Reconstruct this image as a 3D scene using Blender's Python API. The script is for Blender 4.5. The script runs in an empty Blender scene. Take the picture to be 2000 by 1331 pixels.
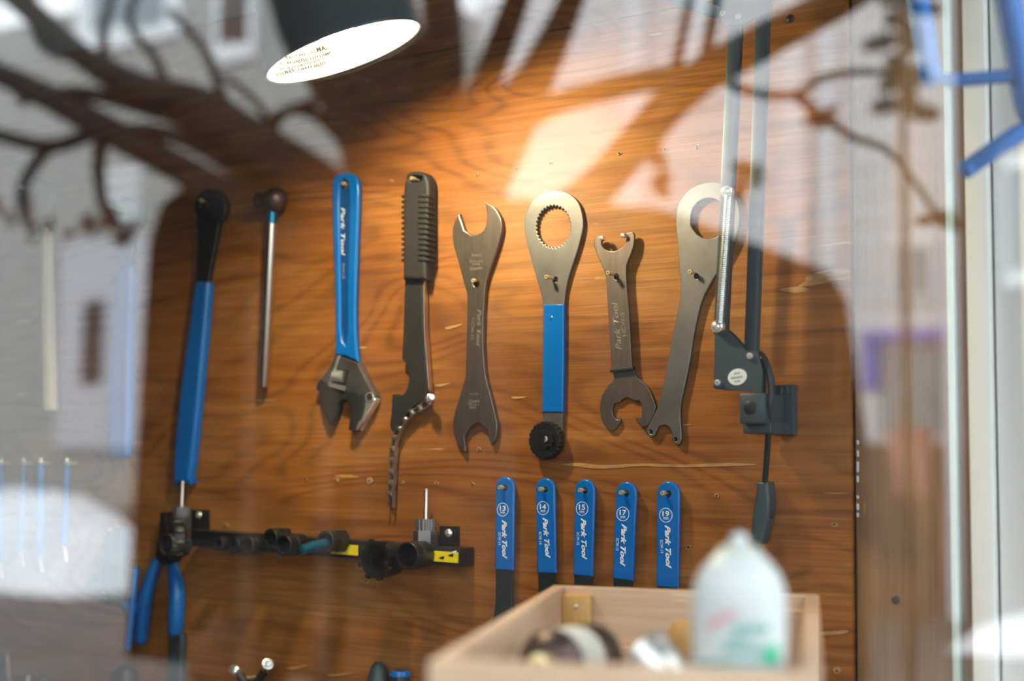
import bpy, bmesh, math, random
from mathutils import Vector, Matrix, Euler
random.seed(7)
V = Vector
sc = bpy.context.scene
COL = sc.collection

# ------------------------------------------------------------------ camera
F = 50.0 / 36.0 * 2000.0                       # focal length in pixels of the 2000 px frame
YAW, PITCH, ROLL = math.radians(32.25), math.radians(5.5), math.radians(0.8)
CAM = V((0.0, -1.325, 1.50))
MW = (Matrix.Rotation(YAW, 4, 'Z') @ Matrix.Rotation(math.pi / 2 + PITCH, 4, 'X') @ Matrix.Rotation(ROLL, 4, 'Z'))
cd = bpy.data.cameras.new('camera'); cam = bpy.data.objects.new('camera', cd); COL.objects.link(cam)
cd.lens = 50; cd.sensor_width = 36; cd.clip_start = 0.02; cd.clip_end = 300
cam.matrix_world = Matrix.Translation(CAM) @ MW
cd.dof.use_dof = True; cd.dof.focus_distance = 1.475; cd.dof.aperture_fstop = 2.5
sc.camera = cam

# ------------------------------------------------------------------ world: even overcast winter sky
w = bpy.data.worlds.new('overcast_sky'); sc.world = w; w.use_nodes = True
bg = w.node_tree.nodes['Background']
bg.inputs['Color'].default_value = (0.93, 0.965, 1.0, 1); bg.inputs['Strength'].default_value = 5.2
sc.view_settings.view_transform = 'Standard'; sc.view_settings.look = 'None'
sc.view_settings.gamma = 1; sc.view_settings.use_curve_mapping = False
sc.view_settings.exposure = 0.0
sc.cycles.use_denoising = True
sc.cycles.max_bounces = 5; sc.cycles.diffuse_bounces = 2; sc.cycles.glossy_bounces = 3; sc.cycles.transparent_max_bounces = 10
sc.cycles.use_light_tree = False; sc.cycles.use_adaptive_sampling = True; sc.cycles.adaptive_threshold = 0.03
sc.cycles.caustics_reflective = False; sc.cycles.caustics_refractive = False
LAMP_POWER = 770.0

# ------------------------------------------------------------------ helpers
GY = -0.85                                      # plane of the shop window pane
def ray(px, py):
    d = V(((px - 1000.0) / F, -(py - 665.5) / F, -1.0))
    return (MW.to_3x3() @ d)
def W(px, py, y=0.0):                           # point on the vertical plane Y = y
    d = ray(px, py); return CAM + d * ((y - CAM.y) / d.y)
def H(px, py, z):                               # point on the level plane Z = z
    d = ray(px, py); return CAM + d * ((z - CAM.z) / d.z)
def WX(x, px, py):                              # point on plane X = x
    d = ray(px, py); return CAM + d * ((x - CAM.x) / d.x)
def O(px, py, y):                               # street side: the thing that the pane mirrors here
    p = W(px, py, y); return V((p.x, 2 * GY - p.y, p.z))

def node(nt, t, **kw):
    n = nt.nodes.new(t)
    for k, v in kw.items():
        if k in n.inputs: n.inputs[k].default_value = v
        else: setattr(n, k, v)
    return n
def material(name, color, rough=0.5, metal=0.0, var=0.12, scale=40.0, bump=0.0, stretch=(1, 1, 1), emit=None, coat=0.0, spec=None):
    m = bpy.data.materials.new(name); m.use_nodes = True; nt = m.node_tree; L = nt.links
    b = nt.nodes['Principled BSDF']
    b.inputs['Roughness'].default_value = rough; b.inputs['Metallic'].default_value = metal
    if coat: b.inputs['Coat Weight'].default_value = coat; b.inputs['Coat Roughness'].default_value = 0.08
    if spec is not None: b.inputs['Specular IOR Level'].default_value = spec
    tc = node(nt, 'ShaderNodeTexCoord'); mp = node(nt, 'ShaderNodeMapping'); mp.inputs['Scale'].default_value = stretch
    nz = node(nt, 'ShaderNodeTexNoise', Scale=scale, Detail=5.0, Roughness=0.6)
    L.new(tc.outputs['Object'], mp.inputs['Vector']); L.new(mp.outputs['Vector'], nz.inputs['Vector'])
    r = node(nt, 'ShaderNodeValToRGB')
    a = [max(0, c * (1 - var)) for c in color]; z = [min(1, c * (1 + var)) for c in color]
    r.color_ramp.elements[0].position = 0.3; r.color_ramp.elements[0].color = (*a, 1)
    r.color_ramp.elements[1].position = 0.7; r.color_ramp.elements[1].color = (*z, 1)
    L.new(nz.outputs['Fac'], r.inputs['Fac']); L.new(r.outputs['Color'], b.inputs['Base Color'])
    if bump:
        bp = node(nt, 'ShaderNodeBump', Strength=bump, Distance=0.002)
        L.new(nz.outputs['Fac'], bp.inputs['Height']); L.new(bp.outputs['Normal'], b.inputs['Normal'])
    if emit:
        b.inputs['Emission Color'].default_value = (*emit[0], 1); b.inputs['Emission Strength'].default_value = emit[1]
    return m

def plywood(name, dark, mid, light, fleck, amount=1.0, vertical=False, ring=9.0):
    m = bpy.data.materials.new(name); m.use_nodes = True; nt = m.node_tree; L = nt.links
    b = nt.nodes['Principled BSDF']; b.inputs['Roughness'].default_value = 0.5; b.inputs['Specular IOR Level'].default_value = 0.25
    tc = node(nt, 'ShaderNodeTexCoord')
    def mapped(s):
        mp = node(nt, 'ShaderNodeMapping'); mp.inputs['Scale'].default_value = (s[2], s[1], s[0]) if vertical else s
        L.new(tc.outputs['Object'], mp.inputs['Vector']); return mp.outputs['Vector']
    def noise(s, scale, det=3.0, dist=0.0, rough=0.55):
        n = node(nt, 'ShaderNodeTexNoise', Scale=scale, Detail=det, Roughness=rough, Distortion=dist)
        L.new(mapped(s), n.inputs['Vector']); return n.outputs['Fac']
    def mth(op, a, b_=None, c=None):
        n = node(nt, 'ShaderNodeMath', operation=op)
        for i, v in enumerate((a, b_, c)):
            if v is None: continue
            if isinstance(v, (int, float)): n.inputs[i].default_value = v
            else: L.new(v, n.inputs[i])
        return n.outputs[0]
    def ramp(v, p0, p1, c0=(0, 0, 0), c1=(1, 1, 1)):
        r = node(nt, 'ShaderNodeValToRGB'); e = r.color_ramp.elements
        e[0].position = p0; e[0].color = (*c0, 1); e[1].position = p1; e[1].color = (*c1, 1)
        L.new(v, r.inputs['Fac']); return r.outputs['Color']
    def mix(f, a, b_, t='MIX'):
        n = node(nt, 'ShaderNodeMix', data_type='RGBA', blend_type=t)
        for s, v in ((0, f), (6, a), (7, b_)):
            if isinstance(v, (int, float)): n.inputs[s].default_value = v
            elif isinstance(v, tuple): n.inputs[s].default_value = (*v, 1)
            else: L.new(v, n.inputs[s])
        return n.outputs[2]
    # contour lines of a slow field: the swirling grain of rotary-cut veneer
    field = noise((0.6, 1, 2.0), 2.2, 2.0, 0.9)
    rings = mth('SINE', mth('MULTIPLY', mth('ADD', field, mth('MULTIPLY', noise((0.5, 1, 7), 8, 2), 0.03)), ring * 6.283))
    rings = mth('MULTIPLY_ADD', rings, 0.5, 0.5)
    rings = mth('POWER', rings, 2.4)
    fibre = noise((3, 1, 160), 2.2, 4, 0.0, 0.65)
    streak = noise((1.2, 1, 26), 3.0, 4, 0.2)
    blotch = noise((0.9, 1, 1.8), 3.2, 3, 0.6)
    c = mix(mth('MULTIPLY', rings, 0.5), mid, dark)
    c = mix(mth('MULTIPLY', ramp(streak, 0.45, 0.75), 0.6), c, light)
    c = mix(mth('MULTIPLY', ramp(blotch, 0.48, 0.72), 0.5), c, tuple(x * 0.8 for x in dark))
    pale = noise((0.8, 1, 2.6), 2.6, 3, 0.8)
    c = mix(mth('MULTIPLY', ramp(pale, 0.50, 0.70), 0.45), c, tuple(0.5 * (x + y) for x, y in zip(light, fleck)) if not vertical else light)
    c = mix(mth('MULTIPLY', ramp(fibre, 0.35, 0.75), 0.6 * amount), c, tuple(x * 0.42 for x in mid))
    fl = noise((1.1, 1, 11), 9.0, 2.5, 0.25)
    c = mix(mth('MULTIPLY', ramp(fl, 0.705, 0.735), 0.7), c, fleck)
    L.new(c, b.inputs['Base Color'])
    bp = node(nt, 'ShaderNodeBump', Strength=0.25, Distance=0.0015)
    L.new(fibre, bp.inputs['Height']); L.new(bp.outputs['Normal'], b.inputs['Normal'])
    return m

def glass_material(name, tint, f):
    m = bpy.data.materials.new(name); m.use_nodes = True; nt = m.node_tree; L = nt.links
    nt.nodes.remove(nt.nodes['Principled BSDF']); out = nt.nodes['Material Output']
    t = node(nt, 'ShaderNodeBsdfTransparent'); t.inputs['Color'].default_value = (*tint, 1)
    g = node(nt, 'ShaderNodeBsdfGlossy'); g.inputs['Roughness'].default_value = 0.0; g.inputs['Color'].default_value = (0.97, 0.99, 1.0, 1)
    fr = node(nt, 'ShaderNodeFresnel'); ge_ = node(nt, 'ShaderNodeNewGeometry')
    io = node(nt, 'ShaderNodeMapRange'); io.inputs['To Min'].default_value = f; io.inputs['To Max'].default_value = 1.0 / f   # same share off either face
    L.new(ge_.outputs['Backfacing'], io.inputs['Value']); L.new(io.outputs['Result'], fr.inputs['IOR'])
    mx = node(nt, 'ShaderNodeMixShader')
    L.new(fr.outputs[0], mx.inputs[0]); L.new(t.outputs[0], mx.inputs[1]); L.new(g.outputs[0], mx.inputs[2]); L.new(mx.outputs[0], out.inputs['Surface'])
    return m

# ---- object makers
def link(o, parent=None):
    COL.objects.link(o)
    if parent is not None:
        o.parent = parent
        root = parent; t = V((0, 0, 0))
        M = Matrix.Identity(4); p = parent; chain = []
        while p is not None: chain.append(p); p = p.parent
        for p in reversed(chain): M = M @ p.matrix_parent_inverse @ p.matrix_basis if p.parent else p.matrix_basis.copy()
        o.matrix_parent_inverse = M.inverted()
    return o
def tag(o, label=None, cat=None, group=None, kind=None):
    if label: o['label'] = label
    if cat: o['category'] = cat
    if group: o['group'] = group
    if kind: o['kind'] = kind
    return o
def thing(name, loc, label=None, cat=None, group=None, kind=None):
    e = bpy.data.objects.new(name, None); e.empty_display_size = 0.02; COL.objects.link(e); e.location = loc
    return tag(e, label, cat, group, kind)
def mesh_obj(name, vs, fs, mat, parent=None, smooth=40):
    me = bpy.data.meshes.new(name); me.from_pydata([tuple(v) for v in vs], [], fs); me.update()
    bm = bmesh.new(); bm.from_mesh(me); bmesh.ops.recalc_face_normals(bm, faces=bm.faces); bm.to_mesh(me); bm.free()
    if smooth: me.shade_smooth(); me.set_sharp_from_angle(angle=math.radians(smooth))
    me.materials.append(mat)
    return link(bpy.data.objects.new(name, me), parent)
def bm_obj(name, bm, mat, parent=None, smooth=40):
    me = bpy.data.meshes.new(name); bmesh.ops.recalc_face_normals(bm, faces=bm.faces); bm.to_mesh(me); bm.free()
    if smooth: me.shade_smooth(); me.set_sharp_from_angle(angle=math.radians(smooth))
    me.materials.append(mat)
    return link(bpy.data.objects.new(name, me), parent)
def frame_of(d):
    d = d.normalized(); a = V((0, 0, 1)) if abs(d.z) < 0.9 else V((1, 0, 0))
    u = a.cross(d).normalized(); return u, d.cross(u).normalized()
def add_lathe(bm, o, d, prof, n=24, cap=True, ribs=None):
    """prof = [(distance along d, radius)]; ribs = (count, depth) modulates the radius"""
    d = d.normalized(); u, v = frame_of(d); rings = []
    for t, r in prof:
        ring = []
        for i in range(n):
            a = 2 * math.pi * i / n; rr = r
            if ribs and r > 0: rr = r * (1 - ribs[1] * (0.5 + 0.5 * math.copysign(1, math.sin(a * ribs[0]))))
            ring.append(bm.verts.new(o + d * t + (u * math.cos(a) + v * math.sin(a)) * rr))
        rings.append(ring)
    for A, B in zip(rings, rings[1:]):
        for i in range(n): bm.faces.new((A[i], A[(i + 1) % n], B[(i + 1) % n], B[i]))
    if cap: bm.faces.new(rings[0]); bm.faces.new(rings[-1])
def lathe(name, o, d, prof, mat, parent=None, n=24, cap=True, ribs=None, smooth=40):
    bm = bmesh.new(); add_lathe(bm, o, d, prof, n, cap, ribs); return bm_obj(name, bm, mat, parent, smooth)
def cup(name, o, d, length, r, wall, depth, mat, parent=None, n=24, ribs=None):   # closed at o, open at o + d*length
    p = [(0, r * 0.94), (length * 0.05, r), (length - 0.0006, r), (length, r - 0.0006), (length, r - wall), (length - depth, r - wall), (length - depth, 0.0004)]
    return lathe(name, o, d, p, mat, parent, n, True, ribs)
def catmull(pts, sub=6, closed=False):
    n = len(pts); out = []
    rng = range(n if closed else n - 1)
    for i in rng:
        p = [V(pts[(i + k) % n][:len(pts[0])] if closed else pts[min(max(i + k, 0), n - 1)]) for k in (-1, 0, 1, 2)]
        for s in range(sub):
            t = s / sub
            out.append(0.5 * ((2 * p[1]) + (p[2] - p[0]) * t + (2 * p[0] - 5 * p[1] + 4 * p[2] - p[3]) * t * t + (3 * p[1] - p[0] - 3 * p[2] + p[3]) * t ** 3))
    if not closed: out.append(V(pts[-1]))
    return out
def add_sweep(bm, pts, radii, n=12, cap=True):
    pts = [V(p) for p in pts]; rings = []; u = None
    for i, p in enumerate(pts):
        d = (pts[min(i + 1, len(pts) - 1)] - pts[max(i - 1, 0)]).normalized()
        if u is None: u, _ = frame_of(d)
        u = (u - d * u.dot(d)).normalized(); v = d.cross(u)
        r = radii[i] if isinstance(radii, (list, tuple)) else radii
        rings.append([bm.verts.new(p + (u * math.cos(2 * math.pi * k / n) + v * math.sin(2 * math.pi * k / n)) * r) for k in range(n)])
    for A, B in zip(rings, rings[1:]):
        for i in range(n): bm.faces.new((A[i], A[(i + 1) % n], B[(i + 1) % n], B[i]))
    if cap: bm.faces.new(rings[0]); bm.faces.new(rings[-1])
def tube(name, pts, r, mat, parent=None, n=12, sub=0, smooth=50):
    if sub:
        k = len(pts); pts = catmull([tuple(p) for p in pts], sub)
        if isinstance(r, (list, tuple)):
            r = [r[min(i // sub, k - 1)] + (r[min(i // sub + 1, k - 1)] - r[min(i // sub, k - 1)]) * (i % sub) / sub for i in range(len(pts))]
    bm = bmesh.new(); add_sweep(bm, pts, r, n); return bm_obj(name, bm, mat, parent, smooth)
def add_box(bm, c, ux, uy, uz, sx, sy, sz, bevel=0.0):
    m = Matrix((( ux.x, uy.x, uz.x, c.x), (ux.y, uy.y, uz.y, c.y), (ux.z, uy.z, uz.z, c.z), (0, 0, 0, 1))) @ Matrix.Diagonal((sx, sy, sz, 1))
    r = bmesh.ops.create_cube(bm, size=1.0, matrix=m)
    if bevel:
        es = list({e for v in r['verts'] for e in v.link_edges})
        bmesh.ops.bevel(bm, geom=es, offset=bevel, segments=2, affect='EDGES', profile=0.5)
EX, EY, EZ = V((1, 0, 0)), V((0, 1, 0)), V((0, 0, 1))
def box(name, lo, hi, mat, parent=None, bevel=0.0):
    lo, hi = V(lo), V(hi); bm = bmesh.new()
    add_box(bm, (lo + hi) / 2, EX, EY, EZ, *(hi - lo), bevel); return bm_obj(name, bm, mat, parent, 30)
def obox(name, c, ux, uy, uz, size, mat, parent=None, bevel=0.0):
    bm = bmesh.new(); add_box(bm, c, ux, uy, uz, *size, bevel); return bm_obj(name, bm, mat, parent, 30)
def outline(pts, sub):                           # pixel outline; a third item 'c' marks a sharp corner
    if not sub: return [V(p[:2]) for p in pts]
    n = len(pts); out = []
    for i in range(n):
        p = [V(pts[(i + k) % n][:2]) for k in (-1, 0, 1, 2)]
        c1, c2 = len(pts[i]) > 2, len(pts[(i + 1) % n]) > 2
        if c1 and c2: out.append(p[1]); continue
        t1 = V((0, 0)) if c1 else (p[2] - p[0]) * 0.5
        t2 = V((0, 0)) if c2 else (p[3] - p[1]) * 0.5
        if c1: t1 = (p[2] - p[1]) * 0.9
        if c2: t2 = (p[2] - p[1]) * 0.9
        for s in range(sub):
            t = s / sub
            out.append(p[1] * (2 * t ** 3 - 3 * t * t + 1) + t1 * (t ** 3 - 2 * t * t + t) + p[2] * (-2 * t ** 3 + 3 * t * t) + t2 * (t ** 3 - t * t))
    return out
def plate_m(name, loops, yf, th, mat, parent=None, bevel=0.0006, smooth=35, res=1):
    """loops of (X, Z) metres, the first the outline, others holes; front face at Y = yf, back at yf + th"""
    cu = bpy.data.curves.new(name, 'CURVE'); cu.dimensions = '2D'; cu.fill_mode = 'BOTH'
    for lp in loops:
        s = cu.splines.new('POLY'); s.points.add(len(lp) - 1); s.use_cyclic_u = True
        for q, p in zip(s.points, lp): q.co = (p[0], p[1], 0, 1)
    cu.extrude = max(th / 2 - bevel, 1e-5); cu.bevel_depth = bevel; cu.bevel_resolution = res; cu.offset = -bevel
    tmp = bpy.data.objects.new('tmp', cu)
    me = bpy.data.meshes.new_from_object(tmp); bpy.data.objects.remove(tmp); bpy.data.curves.remove(cu)
    me.transform(Matrix.Translation((0, yf + th / 2, 0)) @ Matrix.Rotation(math.pi / 2, 4, 'X'))
    bm = bmesh.new(); bm.from_mesh(me); bmesh.ops.remove_doubles(bm, verts=bm.verts, dist=1e-6); bmesh.ops.recalc_face_normals(bm, faces=bm.faces); bm.to_mesh(me); bm.free()
    me.name = name; me.materials.clear(); me.materials.append(mat)
    me.shade_smooth(); me.set_sharp_from_angle(angle=math.radians(smooth))
    for f_ in me.polygons:
        if abs(f_.normal.y) > .995: f_.use_smooth = False
    return link(bpy.data.objects.new(name, me), parent)
def plate(name, pts, yf, th, mat, parent=None, holes=(), sub=6, bevel=0.0006, res=1):
    loops = []
    for i, l in enumerate([pts] + list(holes)):
        l = outline(l, sub if i == 0 or len(l) < 12 else 0)
        loops.append([(W(p[0], p[1], yf).x, W(p[0], p[1], yf).z) for p in l])
    return plate_m(name, loops, yf, th, mat, parent, bevel, 35, res)
def circle_px(cx, cy, r, n=20, rx=None):          # pixel circle that is round on the wall
    k = 0.80 if rx is None else rx / r
    return [(cx + r * k * math.cos(2 * math.pi * i / n), cy + r * math.sin(2 * math.pi * i / n)) for i in range(n)]
def font_mesh(body, shear=0.0, bold=0.0):
    cu = bpy.data.curves.new('t', 'FONT'); cu.body = body; cu.shear = shear; cu.offset = bold; cu.resolution_u = 3
    tmp = bpy.data.objects.new('tmp', cu); me = bpy.data.meshes.new_from_object(tmp)
    bpy.data.objects.remove(tmp); bpy.data.curves.remove(cu)
    xs = [v.co.x for v in me.vertices]; ys = [v.co.y for v in me.vertices]
    x0, x1, y0, y1 = min(xs), max(xs), min(ys), max(ys)
    for v in me.vertices: v.co = ((v.co.x - x0) / (x1 - x0), (v.co.y - y0) / (y1 - y0), 0)
    return me
def letters(name, body, a, b, h, y, mat, parent, shear=0.0, bold=0.0, yy=None):
    """lettering on the plane Y=y from pixel a to pixel b (middle of the line), h metres tall"""
    me = font_mesh(body, shear, bold); A, B = W(*a, y), W(*b, y); e1 = (B - A); e2 = V((-e1.z, 0, e1.x)).normalized() * h
    for v in me.vertices: v.co = A + e1 * v.co.x + e2 * (v.co.y - 0.5) + V((0, -0.0002, 0))
    me.materials.clear(); me.materials.append(mat); me.name = name
    return link(bpy.data.objects.new(name, me), parent)
def letters_at(name, body, c, e1, e2, mat, parent, shear=0.0, bold=0.0):
    me = font_mesh(body, shear, bold)
    for v in me.vertices: v.co = c + e1 * (v.co.x - 0.5) + e2 * (v.co.y - 0.5)
    me.materials.clear(); me.materials.append(mat); me.name = name
    return link(bpy.data.objects.new(name, me), parent)
def copy_tree(o, parent=None):
    c = o.copy(); COL.objects.link(c)
    if parent is not None: c.parent = parent
    for ch in list(o.children): copy_tree(ch, c)
    return c

# ------------------------------------------------------------------ materials
M = {}
M['ply'] = plywood('stained_plywood', (0.085, 0.024, 0.006), (0.35, 0.115, 0.019), (0.52, 0.215, 0.05), (0.60, 0.34, 0.12), 1.0, False, 21.0)
M['pine'] = plywood('pine_board', (0.20, 0.10, 0.045), (0.33, 0.18, 0.085), (0.42, 0.25, 0.13), (0.5, 0.33, 0.18), 0.6, True, 5.0)
M['crate'] = plywood('pale_pine', (0.56, 0.34, 0.21), (0.73, 0.48, 0.33), (0.79, 0.56, 0.42), (0.8, 0.6, 0.45), 0.4, False, 4.0)
M['cleat'] = plywood('honey_pine', (0.55, 0.27, 0.09), (0.66, 0.36, 0.12), (0.72, 0.45, 0.2), (0.8, 0.55, 0.3), 0.4, True, 4.0)
M['paint'] = material('white_paint', (0.88, 0.89, 0.89), 0.55, var=0.03, scale=6, bump=0.05)
M['blue'] = material('blue_vinyl_dip', (0.003, 0.135, 0.50), 0.22, var=0.06, scale=25, spec=0.45)
M['blue_dark'] = material('blue_recess', (0.004, 0.06, 0.22), 0.4, var=0.2, scale=60)
M['steel'] = material('brushed_dark_steel', (0.185, 0.148, 0.132), 0.40, 0.85, var=0.14, scale=30, bump=0.03, stretch=(6, 6, 1))
M['steel2'] = material('grey_worn_steel', (0.19, 0.178, 0.178), 0.42, 0.8, var=0.22, scale=22, bump=0.03)
M['chrome'] = material('polished_chrome', (0.82, 0.80, 0.78), 0.26, 0.8, var=0.06, scale=50)
M['satin'] = material('satin_steel_tube', (0.66, 0.60, 0.55), 0.3, 1.0, var=0.05, scale=30)
M['bronze'] = material('plum_bronze_metal', (0.12, 0.075, 0.07), 0.38, 0.7, var=0.15, scale=30)
M['black'] = material('black_oxide', (0.014, 0.0145, 0.016), 0.42, 0.2, var=0.3, scale=50)
M['charcoal'] = material('charcoal_blade', (0.024, 0.023, 0.0225), 0.5, 0.2, var=0.15, scale=30)
M['rubber'] = material('black_rubber_grip', (0.015, 0.0135, 0.013), 0.6, 0.0, var=0.2, scale=60, bump=0.1)
M['slate'] = material('slate_grey_enamel', (0.042, 0.064, 0.078), 0.42, 0.1, var=0.08, scale=30)
M['shank'] = material('dark_coated_shank', (0.020, 0.028, 0.036), 0.42, 0.2, var=0.15, scale=40)
M['brass'] = material('brass_screw', (0.80, 0.60, 0.32), 0.35, 0.45, var=0.2, scale=80)
M['hole'] = material('hole_shadow', (0.012, 0.010, 0.009), 0.8, var=0.2)
M['chip'] = material('torn_pale_wood', (0.40, 0.22, 0.10), 0.8, var=0.3, scale=120, bump=0.3)
M['chip2'] = material('bare_torn_veneer', (0.42, 0.22, 0.085), 0.8, var=0.35, scale=60, stretch=(1, 1, 6), bump=0.3)
M['print'] = material('white_print', (0.80, 0.83, 0.85), 0.5, var=0.05)
M['stamp'] = material('stamped_edge', (0.30, 0.255, 0.225), 0.5, 0.5, var=0.3, scale=200)
M['yellow'] = material('yellow_tape', (0.83, 0.66, 0.01), 0.45, var=0.1, scale=120)
M['sticker'] = material('silver_sticker', (0.72, 0.76, 0.78), 0.35, var=0.05)
M['greyprint'] = material('grey_print', (0.32, 0.34, 0.36), 0.5, var=0.1)
M['spring'] = material('zinc_spring', (0.62, 0.62, 0.60), 0.28, 0.9, var=0.1, scale=60)
M['shade_in'] = material('satin_enamel', (0.06, 0.062, 0.07), 0.8, var=0.02)
M['goldprint'] = material('brown_print', (0.003, 0.0018, 0.0004), 0.8, var=0.1, spec=0.0)
M['bulb'] = material('lit_bulb', (1, 1, 1), 0.5, var=0.0, emit=((1.0, 0.82, 0.48), LAMP_POWER))
M['bottle'] = material('white_plastic', (0.69, 0.715, 0.735), 0.35, var=0.03, scale=10)
M['teal'] = material('teal_print', (0.10, 0.42, 0.40), 0.5, var=0.2, scale=100)
M['green'] = material('green_print', (0.02, 0.58, 0.30), 0.5, var=0.1)
M['pink'] = material('pink_print', (0.80, 0.36, 0.42), 0.5, var=0.1)
M['cream'] = material('cream_handle', (0.86, 0.72, 0.58), 0.4, 0.0, var=0.06, scale=20)
M['tealmetal'] = material('teal_tool_steel', (0.04, 0.085, 0.10), 0.35, 0.5, var=0.2, scale=30)
M['anodised'] = material('blue_anodised', (0.01, 0.17, 0.30), 0.28, 0.7, var=0.1, scale=40)
M['bluepaint'] = material('bright_blue_paint', (0.002, 0.17, 0.58), 0.45, var=0.1, scale=12)
M['label'] = material('label_paper', (0.75, 0.71, 0.65), 0.6, var=0.1)
M['glass'] = glass_material('window_glass', (0.93, 0.955, 0.95), 1.95)
M['glassedge'] = material('glass_edge_green', (0.55, 0.66, 0.63), 0.1, var=0.05)
M['snow'] = material('snow', (0.86, 0.88, 0.91), 0.8, var=0.06, scale=3, bump=0.2)
M['asphalt'] = material('wet_asphalt', (0.10, 0.095, 0.09), 0.7, var=0.35, scale=1.2)
M['bark'] = material('dark_bark', (0.016, 0.010, 0.007), 0.9, var=0.4, scale=14, bump=0.4, stretch=(1, 1, 0.3))
M['van'] = material('dark_brown_paint', (0.008, 0.006, 0.005), 0.6, var=0.2, scale=4, spec=0.05)
M['vanglass'] = material('dark_window', (0.01, 0.012, 0.014), 0.25, var=0.1, spec=0.2)
M['tyre'] = material('tyre_rubber', (0.012, 0.012, 0.012), 0.8, var=0.2)
M['leaf'] = material('dead_leaf', (0.16, 0.06, 0.022), 0.8, var=0.4, scale=20)
M['wall_a'] = material('warm_grey_render', (0.36, 0.355, 0.33), 0.8, var=0.05, scale=2)
M['wall_b'] = material('pale_rose_clapboard', (0.80, 0.765, 0.755), 0.8, var=0.04, scale=2)
M['trim_w'] = material('white_trim', (0.84, 0.85, 0.87), 0.6, var=0.03)
M['door'] = material('pale_lilac_door', (0.50, 0.505, 0.54), 0.7, var=0.05, scale=3)
M['pane'] = material('window_pane_blue', (0.22, 0.28, 0.32), 0.3, var=0.2, scale=3)
M['darkdoor'] = material('dark_door', (0.04, 0.03, 0.03), 0.6, var=0.2)
M['plinth'] = material('dark_plinth', (0.10, 0.075, 0.07), 0.8, var=0.2, scale=4)
M['awning'] = material('violet_awning', (0.20, 0.20, 0.62), 0.7, var=0.08)
M['redbox'] = material('red_crate', (0.45, 0.20, 0.18), 0.6, var=0.1)
M['stake'] = material('weathered_stake', (0.085, 0.058, 0.045), 0.9, var=0.2, scale=8)
M['basewood'] = material('brown_base_boards', (0.13, 0.085, 0.06), 0.8, var=0.25, scale=3, stretch=(4, 1, 0.3))
M['facade'] = material('shop_front', (0.14, 0.12, 0.105), 0.8, var=0.1, scale=3)
M['conifer'] = material('conifer_green', (0.03, 0.05, 0.05), 0.9, var=0.4, scale=8)

# ================================================================== the setting
ZT, ZS = W(260, 75).z, W(975, 78).z              # top of the board, seam between its two sheets
XR = W(1660, 665).x                              # right edge of the stained plywood
XP = W(1852, 665).x; XF = W(1900, 665).x; XF2 = W(1944, 665).x
XS = 0.20                                        # side wall, with an added window out of view
ZB = 1.02                                        # bench top of the display
wall = thing('wall_back', (XR - 1, 0, ZB), kind='structure')
box('painted_wall', (-2.6, 0.022, 0.0), (XS + .08, 0.10, 2.75), M['paint'], wall)
box('plywood_sheet', (-2.6, 0.0, ZB), (XR, 0.018, ZS - 0.0009), M['ply'], wall, 0.0006)
box('plywood_strip', (-2.6, -0.0005, ZS + 0.0009), (XR, 0.018, ZT), M['ply'], wall, 0.0006)
box('pine_board', (XR + 0.003, 0.004, ZB), (XP + 0.03, 0.022, ZT + 0.35), M['pine'], wall, 0.001)
box('pine_board', (XP + 0.0315, 0.004, ZB), (XF + 0.02, 0.022, ZT + 0.35), M['pine'], wall, 0.001)
tr = tag(box('trim_1', (XF, -0.02, ZB), (XF2, 0.0035, 2.7), M['paint'], None, 0.002), kind='structure')
tr2 = tag(box('trim_2', (XF2 + 0.002, -0.008, ZB), (XS - 0.002, 0.0035, 2.7), M['paint'], None, 0.002), kind='structure')
tag(box('wall_left', (-2.70, -0.79, 0.0), (-2.60, 0.10, 2.75), M['facade']), kind='structure')
wr = thing('wall_right', (XS, -0.4, 0), kind='structure'); SY0, SY1, SZ0, SZ1 = -0.76, -0.05, 1.06, 2.60      # unseen side window, added to bring daylight onto the right side
box('wall_panel', (XS, -0.79, 0.0), (XS + 0.08, 0.02, SZ0), M['paint'], wr); box('wall_panel', (XS, -0.79, SZ1), (XS + 0.08, 0.02, 2.75), M['paint'], wr)
box('wall_panel', (XS, -0.79, SZ0), (XS + 0.08, SY0, SZ1), M['paint'], wr); box('wall_panel', (XS, SY1, SZ0), (XS + 0.08, 0.02, SZ1), M['paint'], wr)
w2 = thing('added_window', (XS + 0.04, -0.4, SZ0), kind='structure')
box('pane', (XS + 0.03, SY0 + .03, SZ0 + .03), (XS + 0.035, SY1 - .03, SZ1 - .03), M['glass'], w2)
for lo_, hi_ in (((XS + .01, SY0, SZ0), (XS + .06, SY1, SZ0 + .03)), ((XS + .01, SY0, SZ1 - .03), (XS + .06, SY1, SZ1)), ((XS + .01, SY0, SZ0 + .03), (XS + .06, SY0 + .03, SZ1 - .03)), ((XS + .01, SY1 - .03, SZ0 + .03), (XS + .06, SY1, SZ1 - .03))):
    box('window_frame', lo_, hi_, M['paint'], w2)
tag(box('ceiling', (-2.70, -0.79, 2.76), (XS + .08, 0.10, 2.85), M['facade']), kind='structure')
tag(box('sill_1', (-2.60, -0.79, ZB - 0.05), (XS, -0.03, ZB), M['ply']), kind='structure')
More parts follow.
